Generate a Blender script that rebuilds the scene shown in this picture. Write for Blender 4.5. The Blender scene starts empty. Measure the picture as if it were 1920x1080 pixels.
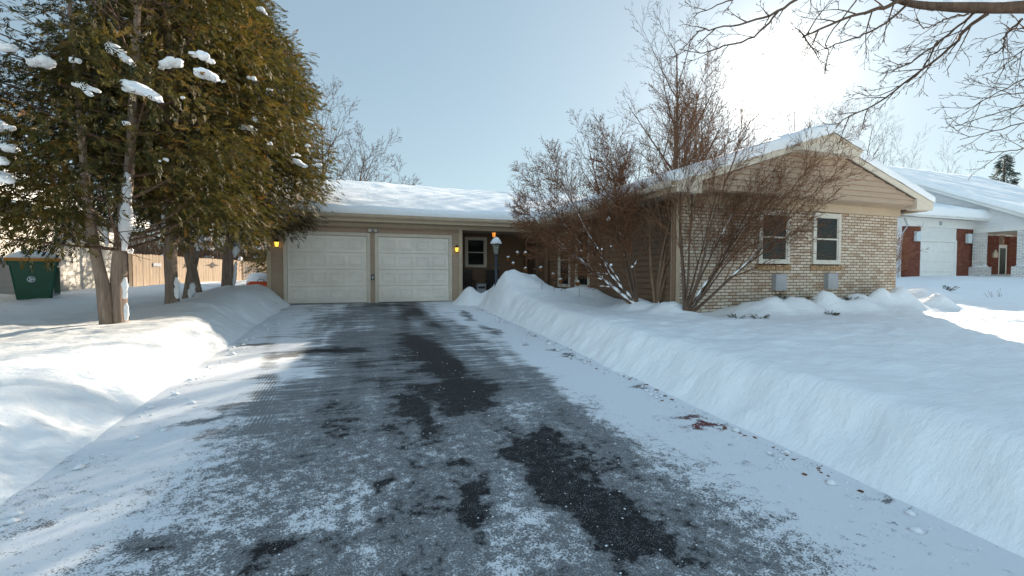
import bpy, math, random
import numpy as np
from mathutils import Vector, Matrix
R=math.radians
S=bpy.context.scene
C=S.collection
# ------------------------------------------------------------------ camera
CAMZ=1.59; YAW=R(18.9); FOC=823.0; HOR=515.0
cam=bpy.data.cameras.new('camera'); camo=bpy.data.objects.new('camera',cam); C.objects.link(camo)
cam.sensor_width=36; cam.lens=36*FOC/1920; cam.clip_start=.05; cam.clip_end=2000
camo.location=(0,0,CAMZ)
camo.rotation_euler=(R(90)-math.atan((540-HOR)/FOC),0,-YAW)
S.camera=camo
# ------------------------------------------------------------------ sky and sun
SAZ=R(49.0); SEL=R(20.4)
SUNV=Vector((math.sin(SAZ)*math.cos(SEL),math.cos(SAZ)*math.cos(SEL),math.sin(SEL)))
w=bpy.data.worlds.new('World'); S.world=w; w.use_nodes=True
nt=w.node_tree; nt.nodes.clear()
wo=nt.nodes.new('ShaderNodeOutputWorld'); bg=nt.nodes.new('ShaderNodeBackground')
sky=nt.nodes.new('ShaderNodeTexSky'); sky.sky_type='NISHITA'; sky.sun_disc=False
sky.sun_elevation=SEL; sky.sun_rotation=SAZ; sky.altitude=200
sky.air_density=1.0; sky.dust_density=0.1; sky.ozone_density=1.5
bg.inputs['Strength'].default_value=0.15
tn=nt.nodes.new('ShaderNodeMix'); tn.data_type='RGBA'; tn.blend_type='MULTIPLY'; tn.inputs[0].default_value=1; tn.inputs[7].default_value=(.86,.975,.985,1)
gm=nt.nodes.new('ShaderNodeGamma'); gm.inputs[1].default_value=.42      # the hazy winter sky is flatter than the clear-air model
nt.links.new(sky.outputs[0],gm.inputs[0]); 
# added sky brightening, out of view overhead and opposite the sun, lifts shaded walls
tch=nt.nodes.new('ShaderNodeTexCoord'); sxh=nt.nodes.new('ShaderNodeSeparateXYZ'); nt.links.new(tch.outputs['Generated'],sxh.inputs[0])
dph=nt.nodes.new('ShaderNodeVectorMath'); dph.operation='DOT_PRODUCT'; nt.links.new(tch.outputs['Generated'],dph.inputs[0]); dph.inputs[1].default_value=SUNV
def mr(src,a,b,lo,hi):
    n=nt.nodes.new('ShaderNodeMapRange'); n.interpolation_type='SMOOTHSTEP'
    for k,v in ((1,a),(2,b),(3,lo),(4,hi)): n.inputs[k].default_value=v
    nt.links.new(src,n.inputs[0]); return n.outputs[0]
sky_fill=nt.nodes.new('ShaderNodeMath'); sky_fill.operation='ADD'
nt.links.new(mr(sxh.outputs[2],.55,.9,1,1.6),sky_fill.inputs[0]); nt.links.new(mr(dph.outputs['Value'],.05,-.6,0,.9),sky_fill.inputs[1])
hm=nt.nodes.new('ShaderNodeVectorMath'); hm.operation='SCALE'; nt.links.new(gm.outputs[0],hm.inputs[0]); nt.links.new(sky_fill.outputs[0],hm.inputs['Scale'])
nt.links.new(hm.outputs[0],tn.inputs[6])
# bright hazy aureole round the sun, a function of the angle to it
tcw=nt.nodes.new('ShaderNodeTexCoord'); dp=nt.nodes.new('ShaderNodeVectorMath'); dp.operation='DOT_PRODUCT'
nt.links.new(tcw.outputs['Generated'],dp.inputs[0]); dp.inputs[1].default_value=SUNV
def wm(op,a,b):
    n=nt.nodes.new('ShaderNodeMath'); n.operation=op
    for i,x in enumerate((a,b)):
        if isinstance(x,(int,float)): n.inputs[i].default_value=x
        else: nt.links.new(x,n.inputs[i])
    return n.outputs[0]
cl=wm('MAXIMUM',dp.outputs['Value'],0)
au=wm('ADD',wm('ADD',wm('MULTIPLY',wm('POWER',cl,700),14.),wm('MULTIPLY',wm('POWER',cl,110),1.6)),wm('MULTIPLY',wm('POWER',cl,10),.42))
am_=nt.nodes.new('ShaderNodeMix'); am_.data_type='RGBA'; am_.blend_type='ADD'; am_.inputs[0].default_value=1
cbn=nt.nodes.new('ShaderNodeCombineColor'); nt.links.new(au,cbn.inputs[0]); nt.links.new(wm('MULTIPLY',au,.95),cbn.inputs[1]); nt.links.new(wm('MULTIPLY',au,.86),cbn.inputs[2])
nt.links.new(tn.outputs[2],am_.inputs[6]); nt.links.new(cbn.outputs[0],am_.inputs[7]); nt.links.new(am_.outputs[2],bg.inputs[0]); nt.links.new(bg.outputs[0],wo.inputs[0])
sd=bpy.data.lights.new('sun','SUN'); sd.energy=5.0; sd.angle=R(.55); sd.color=(1,.86,.68)
so=bpy.data.objects.new('sun',sd); C.objects.link(so)
so.rotation_euler=SUNV.to_track_quat('Z','Y').to_euler(); so.location=(20,20,30)
S.view_settings.view_transform='Standard'; S.view_settings.look='None'
S.view_settings.exposure=1.3; S.view_settings.gamma=1
S.cycles.max_bounces=6; S.cycles.transparent_max_bounces=12

# ------------------------------------------------------------------ helpers
cy,sy=math.cos(YAW),math.sin(YAW)
def P(px,py,zc):                      # a point zc metres in front, given where the photo shows it
    xc=(px-960)/FOC*zc
    return np.array((zc*sy+xc*cy, zc*cy-xc*sy, CAMZ+(HOR-py)/FOC*zc))
def G(px,py,off=0.):                  # where the photo's pixel meets the driveway slope (+off)
    d=(px-960)/FOC; k=(sy+d*cy)/(cy-d*sy); zc=k*sy+cy
    Y=(CAMZ-off)/((py-HOR)/FOC*zc+.048)
    return (k*Y,Y)
def proj(p):
    p=np.asarray(p); xc=p[...,0]*cy-p[...,1]*sy; zc=p[...,0]*sy+p[...,1]*cy
    zc=np.where(zc<.1,.1,zc)
    return 960+xc/zc*FOC, HOR-(p[...,2]-CAMZ)/zc*FOC, zc

def hsh(ix,iy,s):
    h=(ix.astype(np.int64)*374761393+iy.astype(np.int64)*668265263+s*1442695041)&0xffffffff
    h=((h^(h>>13))*1274126177)&0xffffffff
    return ((h^(h>>16))&0xffff)/65535.
def vn(x,y,s=0):
    x=np.asarray(x,float);y=np.asarray(y,float)
    ix=np.floor(x);iy=np.floor(y);fx=x-ix;fy=y-iy
    fx=fx*fx*(3-2*fx);fy=fy*fy*(3-2*fy)
    a=hsh(ix,iy,s);b=hsh(ix+1,iy,s);c=hsh(ix,iy+1,s);d=hsh(ix+1,iy+1,s)
    return (a*(1-fx)+b*fx)*(1-fy)+(c*(1-fx)+d*fx)*fy
def fbm(x,y,s=0,o=4):
    t=0;a=.5;n=0
    for i in range(o):
        t=t+a*vn(x*2**i+i*17.3,y*2**i-i*9.1,s+i);n+=a;a*=.5
    return t/n-.5
def ss(a,b,x):
    t=np.clip((x-a)/(b-a),0,1);return t*t*(3-2*t)

class MB:
    def __init__(s): s.v=[];s.f=[]
    def add(s,vs,fs):
        o=len(s.v); s.v+= [tuple(map(float,a)) for a in vs]; s.f+=[tuple(i+o for i in f) for f in fs]; return s
    def box(s,x0,x1,y0,y1,z0,z1,b=0):
        if b<=0:
            return s.add([(x0,y0,z0),(x1,y0,z0),(x1,y1,z0),(x0,y1,z0),(x0,y0,z1),(x1,y0,z1),(x1,y1,z1),(x0,y1,z1)],
              [(0,3,2,1),(4,5,6,7),(0,1,5,4),(1,2,6,5),(2,3,7,6),(3,0,4,7)])
        import bmesh
        bm=bmesh.new(); bmesh.ops.create_cube(bm,size=1)
        for v in bm.verts: v.co=((x0+x1)/2+v.co.x*(x1-x0),(y0+y1)/2+v.co.y*(y1-y0),(z0+z1)/2+v.co.z*(z1-z0))
        bmesh.ops.bevel(bm,geom=bm.edges[:],offset=b,segments=2,affect='EDGES',profile=.5)
        bm.verts.index_update()
        s.add([v.co[:] for v in bm.verts],[[v.index for v in f.verts] for f in bm.faces]); bm.free(); return s
    def prism(s,poly,axis,a,b):       # poly of 2-D points pushed along an axis: 'x' uses (y,z), 'y' uses (x,z), 'z' uses (x,y)
        n=len(poly)
        def m(p,t): return {'x':(t,p[0],p[1]),'y':(p[0],t,p[1]),'z':(p[0],p[1],t)}[axis]
        vs=[m(p,a) for p in poly]+[m(p,b) for p in poly]
        fs=[tuple(range(n)),tuple(range(2*n-1,n-1,-1))]+[(i,i+n,(i+1)%n+n,(i+1)%n) for i in range(n)]
        return s.add(vs,fs)
    def tube(s,path,rad,n=8,wob=0,seed=0,cap=True):
        path=[Vector(p) for p in path]; rng=random.Random(seed)
        if not hasattr(rad,'__len__'): rad=[rad]*len(path)
        up=Vector((.31,.95,.1)); vs=[];fs=[]
        ph=[rng.random()*6.28 for _ in range(4)]
        for i,p in enumerate(path):
            d=(path[min(i+1,len(path)-1)]-path[max(i-1,0)]).normalized()
            u=(up-d*up.dot(d)).normalized(); v=d.cross(u); up=u
            for k in range(n):
                a=6.28318*k/n
                r=rad[i]*(1+wob*(math.sin(3*a+ph[0]+i*.35)*.6+math.sin(5*a+ph[1]-i*.5)*.5+math.sin(2*a+ph[2]+i*.9)*.5))
                vs.append(p+u*(math.cos(a)*r)+v*(math.sin(a)*r))
        for i in range(len(path)-1):
            for k in range(n):
                a=i*n+k;b=i*n+(k+1)%n; fs.append((a,b,b+n,a+n))
        if cap: fs.append(tuple(range(n-1,-1,-1))); fs.append(tuple(range(len(vs)-n,len(vs))))
        return s.add(vs,fs)
    def lathe(s,c,prof,n=16):
        vs=[];fs=[]
        for r,z in prof:
            for k in range(n):
                a=6.28318*k/n; vs.append((c[0]+math.cos(a)*r,c[1]+math.sin(a)*r,c[2]+z))
        for i in range(len(prof)-1):
            for k in range(n):
                a=i*n+k;b=i*n+(k+1)%n; fs.append((a,b,b+n,a+n))
        fs.append(tuple(range(n-1,-1,-1))); fs.append(tuple(range(len(vs)-n,len(vs))))
        return s.add(vs,fs)
    def blob(s,c,r,seed=0,n=14,m=9,amp=.18,ax=None):
        c=np.array(c);A=np.eye(3) if ax is None else np.array(ax)
        vs=[];fs=[]
        for i in range(m+1):
            th=math.pi*i/m
            for k in range(n):
                a=6.28318*k/n
                d=np.array((math.sin(th)*math.cos(a),math.sin(th)*math.sin(a),math.cos(th)))
                q=1+amp*2*float(fbm(d[0]*1.7+d[2]*1.3+seed*3.1+9,d[1]*1.7-d[2]*.9+seed*1.7+5,seed,3))*2
                vs.append(c+A@(d*np.array(r)*q))
        for i in range(m):
            for k in range(n):
                a=i*n+k;b=i*n+(k+1)%n; fs.append((a,a+n,b+n,b))
        return s.add(vs,fs)
    def build(s,name,mat,parent=None,smooth=False,auto=False):
        me=bpy.data.meshes.new(name); me.from_pydata(s.v,[],s.f); me.materials.append(mat); me.update()
        if smooth: me.shade_smooth()
        return link(name,me,parent)
def link(name,me,parent=None):
    o=bpy.data.objects.new(name,me); C.objects.link(o)
    if parent is not None:
        o.parent=parent; o.matrix_parent_inverse=parent_mat(parent).inverted()
    return o
def parent_mat(p):
    m=Matrix.Translation(p.location)@p.rotation_euler.to_matrix().to_4x4()
    if p.parent is not None: m=parent_mat(p.parent)@p.matrix_parent_inverse@m
    return m
def tag(o,label=None,cat=None,group=None,kind=None):
    if label:o['label']=label
    if cat:o['category']=cat
    if group:o['group']=group
    if kind:o['kind']=kind
    return o
def thing(name,loc,label,cat,group=None):
    o=bpy.data.objects.new(name,None); C.objects.link(o); o.location=loc; o.empty_display_size=.2
    return tag(o,label,cat,group)
def npmesh(name,V,F,mat,parent=None,smooth=True,attrs=None):   # V (n,3), F (m,k) arrays
    me=bpy.data.meshes.new(name); n=len(V); m,k=F.shape
    me.vertices.add(n); me.vertices.foreach_set('co',np.ascontiguousarray(V,dtype=np.float32).ravel())
    me.loops.add(m*k); me.loops.foreach_set('vertex_index',np.ascontiguousarray(F,dtype=np.int32).ravel())
    me.polygons.add(m); me.polygons.foreach_set('loop_start',np.arange(m,dtype=np.int32)*k)
    me.polygons.foreach_set('loop_total',np.full(m,k,dtype=np.int32))
    if attrs:
        for a,d in attrs.items():
            at=me.attributes.new(a,'FLOAT','POINT'); at.data.foreach_set('value',np.asarray(d,dtype=np.float32).ravel())
    me.update(calc_edges=True)
    if smooth: me.shade_smooth()
    me.materials.append(mat)
    return link(name,me,parent)
def grid(name,X,Y,Z,mat,parent=None,attrs=None,keep=None):
    ny,nx=Z.shape
    V=np.stack([X,Y,Z],-1).reshape(-1,3)
    i=np.arange(ny-1)[:,None]*nx+np.arange(nx-1)[None]
    F=np.stack([i,i+1,i+1+nx,i+nx],-1)
    if keep is not None: F=F[keep]
    return npmesh(name,V,F.reshape(-1,4),mat,parent,True,attrs)

# ------------------------------------------------------------------ materials
class NM:
    def __init__(s,name,rough=.7,spec=.3):
        s.m=bpy.data.materials.new(name); s.m.use_nodes=True; s.t=s.m.node_tree; s.n=s.t.nodes; s.l=s.t.links
        s.b=s.n['Principled BSDF']; s.b.inputs['Roughness'].default_value=rough
        s.b.inputs['Specular IOR Level'].default_value=spec
        s.tc=s.n.new('ShaderNodeTexCoord')
    def vec(s,sc=(1,1,1),src=None,rot=(0,0,0)):
        mp=s.n.new('ShaderNodeMapping'); mp.inputs['Scale'].default_value=sc; mp.inputs['Rotation'].default_value=rot
        s.l.new(src or s.tc.outputs['Object'],mp.inputs[0]); return mp.outputs[0]
    def noise(s,scale,detail=4,rough=.55,v=None,dist=0):
        n=s.n.new('ShaderNodeTexNoise'); n.inputs['Scale'].default_value=scale; n.inputs['Detail'].default_value=detail
        n.inputs['Roughness'].default_value=rough; n.inputs['Distortion'].default_value=dist
        s.l.new(v or s.tc.outputs['Object'],n.inputs['Vector']); return n.outputs['Fac']
    def ramp(s,f,stops,interp='LINEAR'):
        r=s.n.new('ShaderNodeValToRGB'); r.color_ramp.interpolation=interp
        e=r.color_ramp.elements
        while len(e)<len(stops): e.new(.5)
        for x,(p,c) in zip(e,stops):
            x.position=p; x.color=(c,c,c,1) if not hasattr(c,'__len__') else (*c,1)
        s.l.new(f,r.inputs[0]); return r.outputs[0]
    def mix(s,f,a,b,mode='MIX'):
        m=s.n.new('ShaderNodeMix'); m.data_type='RGBA'; m.blend_type=mode
        for i,x in ((0,f),(6,a),(7,b)):
            if hasattr(x,'is_linked') or isinstance(x,bpy.types.NodeSocket): s.l.new(x,m.inputs[i])
            elif i==0: m.inputs[0].default_value=x
            else: m.inputs[i].default_value=(*x,1)
        return m.outputs[2]
    def math(s,op,a,b=0,c=None):
        m=s.n.new('ShaderNodeMath'); m.operation=op
        for i,x in enumerate((a,b)+((c,) if c is not None else ())):
            if isinstance(x,bpy.types.NodeSocket): s.l.new(x,m.inputs[i])
            else: m.inputs[i].default_value=x
        return m.outputs[0]
    def attr(s,name):
        a=s.n.new('ShaderNodeAttribute'); a.attribute_name=name; return a.outputs['Fac']
    def col(s,c):
        if isinstance(c,bpy.types.NodeSocket): s.l.new(c,s.b.inputs['Base Color'])
        else: s.b.inputs['Base Color'].default_value=(*c,1)
        return s
    def bump(s,h,strength=.4,dist=.01,prev=None):
        b=s.n.new('ShaderNodeBump'); b.inputs['Strength'].default_value=strength; b.inputs['Distance'].default_value=dist
        s.l.new(h,b.inputs['Height'])
        if prev: s.l.new(prev,b.inputs['Normal'])
        s.l.new(b.outputs[0],s.b.inputs['Normal']); return b.outputs[0]
def worn(name,c,rough=.6,var=.12,scale=6,bump=.15,sc=(1,1,1),spec=.3):
    m=NM(name,rough,spec); v=m.vec(sc)
    n=m.noise(scale,5,.6,v)
    m.col(m.ramp(n,[(.3,tuple(x*(1-var) for x in c)),(.7,tuple(min(1,x*(1+var)) for x in c))]))
    if bump: m.bump(m.noise(scale*9,3,.6,v),bump,.004)
    return m.m
M={}
m=NM('snow',.62,.35)
n1=m.noise(9,5,.6); n2=m.noise(70,3,.7); n3=m.noise(1.1,3,.5,m.vec((1,2.6,1),rot=(0,0,.35)))
m.col(m.ramp(n3,[(.3,(.86,.88,.90)),(.7,(.91,.92,.93))]))
b1=m.bump(m.math('ADD',m.math('MULTIPLY',n1,1.0),m.math('MULTIPLY',n2,.16)),.55,.028)
b2=m.bump(m.noise(5,4,.6,m.vec((.5,3.2,1),rot=(0,0,.45))),.4,.05,b1)
m.b.inputs['Subsurface Weight'].default_value=.0
M['snow']=m.m
m=NM('packed_snow',.7,.3); m.col((.84,.86,.89)); m.bump(m.noise(26,4,.65),.5,.02); M['snow2']=m.m
# driveway: tarmac, frost and trodden snow, cover read from the mesh
m=NM('frosted_tarmac',.8,.15)
cov=m.attr('cov'); trk=m.attr('track')
big=m.noise(2.2,5,.6,m.vec((.55,1.5,1)),.6)
streak=m.noise(5,5,.62,m.vec((.32,2.4,1),rot=(0,0,-.12)),.4)
mid=m.noise(13,5,.7); fine=m.noise(85,3,.75); grit=m.noise(320,2,.7)
tread=m.n.new('ShaderNodeTexWave'); tread.wave_type='BANDS'; tread.bands_direction='X'; tread.inputs['Scale'].default_value=9
tread.inputs['Distortion'].default_value=.6; m.l.new(m.tc.outputs['Object'],tread.inputs[0])
near=m.attr('near')
def cen(x,k): return m.math('MULTIPLY',m.math('SUBTRACT',x,.5),k)
t=m.math('ADD',cov,cen(big,.75))
t=m.math('ADD',t,m.math('MULTIPLY',cen(streak,.95),m.math('SUBTRACT',1.15,near)))
t=m.math('ADD',t,m.math('MULTIPLY',cen(mid,1.5),m.math('ADD',near,.15)))
t0=t
t=m.math('ADD',t,m.math('MULTIPLY',cen(fine,1.9),m.math('ADD',m.math('MULTIPLY',near,.75),.25)))
t=m.math('SUBTRACT',t,m.math('MULTIPLY',trk,m.math('ADD',m.math('MULTIPLY',tread.outputs['Fac'],.20),.05)))
snowm=m.ramp(t,[(.50,0.),(.72,1.)])
gran=m.noise(190,2,.6)
grn=m.math('MULTIPLY',m.ramp(gran,[(.60,0.),(.64,1.)]),m.math('MULTIPLY',near,m.ramp(mid,[(.38,0.),(.56,1.)])))
snowm=m.math('MAXIMUM',snowm,m.math('MULTIPLY',grn,.85))
frost=m.ramp(m.math('ADD',t0,cen(fine,.5)),[(.08,0.),(.34,1.)])
asph=m.ramp(grit,[(.35,(.006,.0065,.008)),(.6,(.017,.018,.020)),(.72,(.07,.07,.07))])
fc=m.ramp(m.math('ADD',m.math('MULTIPLY',grit,.5),m.math('MULTIPLY',fine,.5)),[(.34,(.085,.088,.092)),(.64,(.33,.335,.34))])
c=m.mix(frost,asph,fc)
c=m.mix(snowm,c,(.80,.82,.85))
redm=m.attr('red')
c=m.mix(m.math('MULTIPLY',redm,m.math('SUBTRACT',1.0,snowm)),c,(.17,.035,.03))
m.col(c)
m.l.new(m.ramp(frost,[(0,.55),(.7,.85)]),m.b.inputs['Roughness'])
m.bump(m.math('ADD',m.math('MULTIPLY',snowm,.8),m.math('MULTIPLY',grit,.35)),.8,.012)
M['drive']=m.m
def brickmat(name,cols,mortar,bw=.21,bh=.0705,ms=.010,dark=.25,axis='xz'):
    m=NM(name,.85,.2)
    sx=m.n.new('ShaderNodeSeparateXYZ'); m.l.new(m.tc.outputs['Object'],sx.inputs[0])
    cb=m.n.new('ShaderNodeCombineXYZ'); m.l.new(m.math('ADD',sx.outputs[0],sx.outputs[1]),cb.inputs[0]); m.l.new(sx.outputs[2],cb.inputs[1])
    br=m.n.new('ShaderNodeTexBrick'); br.inputs['Scale'].default_value=1; br.inputs['Brick Width'].default_value=bw
    br.inputs['Row Height'].default_value=bh; br.inputs['Mortar Size'].default_value=ms; br.inputs['Mortar Smooth'].default_value=.25
    br.inputs['Bias'].default_value=0; br.inputs['Color1'].default_value=(0,0,0,1); br.inputs['Color2'].default_value=(1,1,1,1); br.inputs['Mortar'].default_value=(.5,.5,.5,1)
    dn=m.noise(9,2,.5,cb.outputs[0]); 
    add=m.n.new('ShaderNodeVectorMath'); add.operation='MULTIPLY_ADD'
    nn=m.n.new('ShaderNodeTexNoise'); nn.inputs['Scale'].default_value=14; m.l.new(cb.outputs[0],nn.inputs['Vector'])
    sb=m.n.new('ShaderNodeVectorMath'); sb.operation='SUBTRACT'; m.l.new(nn.outputs['Color'],sb.inputs[0]); sb.inputs[1].default_value=(.5,.5,.5)
    m.l.new(sb.outputs[0],add.inputs[0]); add.inputs[1].default_value=(.018,.014,0); m.l.new(cb.outputs[0],add.inputs[2])
    m.l.new(add.outputs[0],br.inputs['Vector'])
    wear=m.noise(11,5,.7); wear2=m.noise(45,3,.7)
    r=m.math('ADD',m.math('MULTIPLY',br.outputs['Color'],.42),m.math('ADD',m.math('MULTIPLY',wear,.45),m.math('MULTIPLY',wear2,.22)))
    bc=m.ramp(r,cols)
    mc=m.ramp(wear2,[(.3,mortar),(.75,tuple(x*2.2 for x in mortar))])
    m.col(m.mix(br.outputs['Fac'],bc,mc))
    m.bump(m.math('ADD',m.math('MULTIPLY',br.outputs['Fac'],-1),m.math('MULTIPLY',wear2,.35)),.9,.012)
    return m.m
M['brick']=brickmat('whitewashed_brick',[(.20,(.28,.13,.07)),(.32,(.41,.30,.21)),(.46,(.54,.445,.345)),(.75,(.66,.585,.48))],(.11,.068,.045),.215,.0705,.0095)
M['redbrick']=brickmat('red_brick',[(.2,(.11,.032,.02)),(.5,(.18,.052,.032)),(.8,(.25,.09,.055))],(.10,.05,.04),.21,.08,.008)
M['paintbrick']=brickmat('white_painted_brick',[(.2,(.5,.48,.44)),(.5,(.72,.71,.69)),(.8,(.8,.8,.78))],(.25,.24,.23),.21,.08,.008)
M['sillbrick']=worn('tan_sill_brick',(.37,.24,.13),.8,.7,22,.5)
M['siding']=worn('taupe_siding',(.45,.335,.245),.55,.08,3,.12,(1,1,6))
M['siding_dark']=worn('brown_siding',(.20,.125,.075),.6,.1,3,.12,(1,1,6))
M['trim']=worn('tan_trim',(.50,.40,.285),.55,.07,4,.1)
M['cream']=worn('cream_trim',(.64,.565,.46),.5,.06,4,.1)
M['soffit']=worn('soffit_boards',(.46,.36,.26),.7,.1,5,.1)
M['garage']=worn('ivory_door_paint',(.80,.74,.655),.45,.09,1.6,.08)
M['white']=worn('white_paint',(.76,.76,.73),.5,.05,4,.1)
M['whitesiding']=worn('white_siding',(.70,.71,.72),.55,.06,3,.1,(1,1,5))
M['greysiding']=worn('pale_grey_siding',(.50,.47,.42),.55,.06,3,.1,(1,1,5))
M['shingle']=worn('roof_shingle',(.09,.085,.08),.9,.3,20,.4)
M['black']=worn('black_metal',(.018,.018,.02),.4,.2,10,.1,spec=.5)
M['bluepost']=worn('dark_blue_post_paint',(.018,.028,.05),.4,.2,10,.1,spec=.5)
M['vinyl']=worn('window_vinyl',(.60,.57,.50),.45,.05,4,.05)
M['grey']=worn('grey_metal',(.36,.37,.39),.5,.1,8,.1,spec=.5)
M['darkwood']=worn('dark_stained_wood',(.10,.06,.04),.6,.3,8,.3,(1,1,5))
M['green']=worn('green_cart_plastic',(.006,.085,.045),.38,.12,5,.08,spec=.5)
M['yellow']=worn('yellow_orange_lid',(.55,.22,.02),.45,.12,6,.08,spec=.5)
M['orange']=worn('orange_plastic',(.75,.10,.01),.4,.1,6,.08,spec=.5)
M['tarp']=worn('grey_cover_cloth',(.35,.36,.36),.8,.15,6,.3)
M['paper']=worn('sticker',(.6,.68,.7),.5,.1,8,0)
M['leafdry']=worn('dry_leaf',(.17,.07,.02),.8,.4,12,.2)
def barkmat(name,c,bump=.8,sc=(9,9,1.1),var=.45):
    m=NM(name,.9,.15); v=m.vec(sc); n=m.noise(3,6,.65,v,.3); n2=m.noise(1.2,4,.6)
    r=m.math('ADD',m.math('MULTIPLY',n,.75),m.math('MULTIPLY',n2,.25))
    m.col(m.ramp(r,[(.32,tuple(x*(1-var) for x in c)),(.55,c),(.72,tuple(min(1,x*(1+var)) for x in c))]))
    if bump: m.bump(n,bump,.03)
    return m.m
M['cedarbark']=barkmat('cedar_bark',(.28,.215,.17))
M['bark']=barkmat('dark_bark',(.13,.085,.06),.5)
M['twig']=barkmat('reddish_twig',(.20,.10,.055),0)
M['twigtan']=barkmat('tan_twig',(.20,.13,.085),0)
M['twiggrey']=barkmat('grey_twig',(.10,.07,.055),0)
M['fence']=barkmat('cedar_fence_board',(.42,.33,.25),.3,(7,7,.7),.25)
def leafmat(name,stops,trans=.35):
    m=NM(name,.55,.3); a=m.attr('tint'); n=m.noise(1.3,3,.6)
    r=m.math('ADD',m.math('MULTIPLY',a,.7),m.math('MULTIPLY',n,.3)); c=m.ramp(r,stops); m.col(c)
    tr=m.n.new('ShaderNodeBsdfTranslucent'); m.l.new(c,tr.inputs[0])
    mx=m.n.new('ShaderNodeMixShader'); mx.inputs[0].default_value=trans
    m.l.new(m.b.outputs[0],mx.inputs[1]); m.l.new(tr.outputs[0],mx.inputs[2]); m.l.new(mx.outputs[0],m.n['Material Output'].inputs[0])
    return m.m
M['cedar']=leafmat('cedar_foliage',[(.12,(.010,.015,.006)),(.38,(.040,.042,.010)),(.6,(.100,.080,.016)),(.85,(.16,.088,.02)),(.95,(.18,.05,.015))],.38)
M['spruce']=leafmat('spruce_foliage',[(.1,(.02,.035,.03)),(.6,(.05,.075,.06)),(.9,(.09,.05,.04))],.2)
M['yew']=leafmat('yew_foliage',[(.1,(.03,.04,.015)),(.6,(.09,.085,.03)),(.9,(.12,.06,.03))],.2)
def glassmat(name,tint=(.02,.025,.03),see=.45):
    m=NM(name,.04,.6); m.col(tint)
    tr=m.n.new('ShaderNodeBsdfTransparent'); tr.inputs[0].default_value=(.75,.8,.8,1)
    mx=m.n.new('ShaderNodeMixShader'); mx.inputs[0].default_value=see
    m.l.new(m.b.outputs[0],mx.inputs[1]); m.l.new(tr.outputs[0],mx.inputs[2]); m.l.new(mx.outputs[0],m.n['Material Output'].inputs[0])
    return m.m
M['glass']=glassmat('window_glass',see=.55)
M['lampglass']=glassmat('lantern_glass',(.4,.38,.32),.6)
def emit(name,c,s):
    m=NM(name,.5); m.col(tuple(x*.6 for x in c)); m.b.inputs['Emission Color'].default_value=(*c,1); m.b.inputs['Emission Strength'].default_value=s
    m.bump(m.noise(30),.1,.002); return m.m
M['glow']=emit('lit_amber_glass',(1,.62,.08),.75)
M['glow2']=emit('lit_orange_glass',(1,.34,.06),.45)
M['inside']=worn('dark_room',(.07,.06,.05),.9,.2,4,0)
M['blind']=worn('window_blind',(.36,.31,.22),.6,.1,4,.1)

# ------------------------------------------------------------------ ground
DX0,DX1=-2.05,3.32
def base(x,y):
    b=.048*np.clip(y,-14,14.6)
    return b+np.clip((x-13)*.026,0,.42)*ss(4,13,y)
rb=np.random.default_rng(3)
MOUNDS=[ # x,y,height,sigma
 (4.25,11.9,.50,.62),(3.9,12.3,.06,.4),(4.8,11.2,.12,.9),
 (4.9,10.2,.08,.8),(5.7,10.4,.18,.35),(5.75,8.2,.22,.3),(6.0,7.35,.2,.3),
 (7.9,7.15,.22,.28),(8.35,7.0,.24,.19),(8.75,7.2,.30,.24),(9.25,7.05,.26,.2),(9.9,7.15,.30,.22),(10.35,7.1,.26,.3),(10.85,6.9,.22,.2),(11.2,7.25,.34,.24),(11.75,7.1,.36,.16),(12.35,7.0,.46,.28),(12.8,7.2,.26,.2),(13.4,6.8,.36,.22),(11.6,6.7,.14,.35),
 (15.8,8.5,.28,.5),(16.9,8.7,.25,.4),(11.5,4.9,.08,.7),(13.0,4.6,.06,.9),
 (-3.45,10.3,.10,.45),(-3.2,11.4,.10,.6),(-3.3,13.2,.16,.6),(-2.75,12.2,.08,.5),(-3.1,14.6,.16,.7),(-4.2,8.4,.05,.6),
 (-8.1,13.1,.15,.5),(-6.2,19,.15,1.5),(-5,24,.25,2)]
def pile(x,y): return np.maximum(0,.62*np.exp(-(((x-3.28)/.40)**2+((y-13.75)/.48)**2)*(1+.5*fbm(x*2,y*2,29,3)))-.07)
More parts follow.
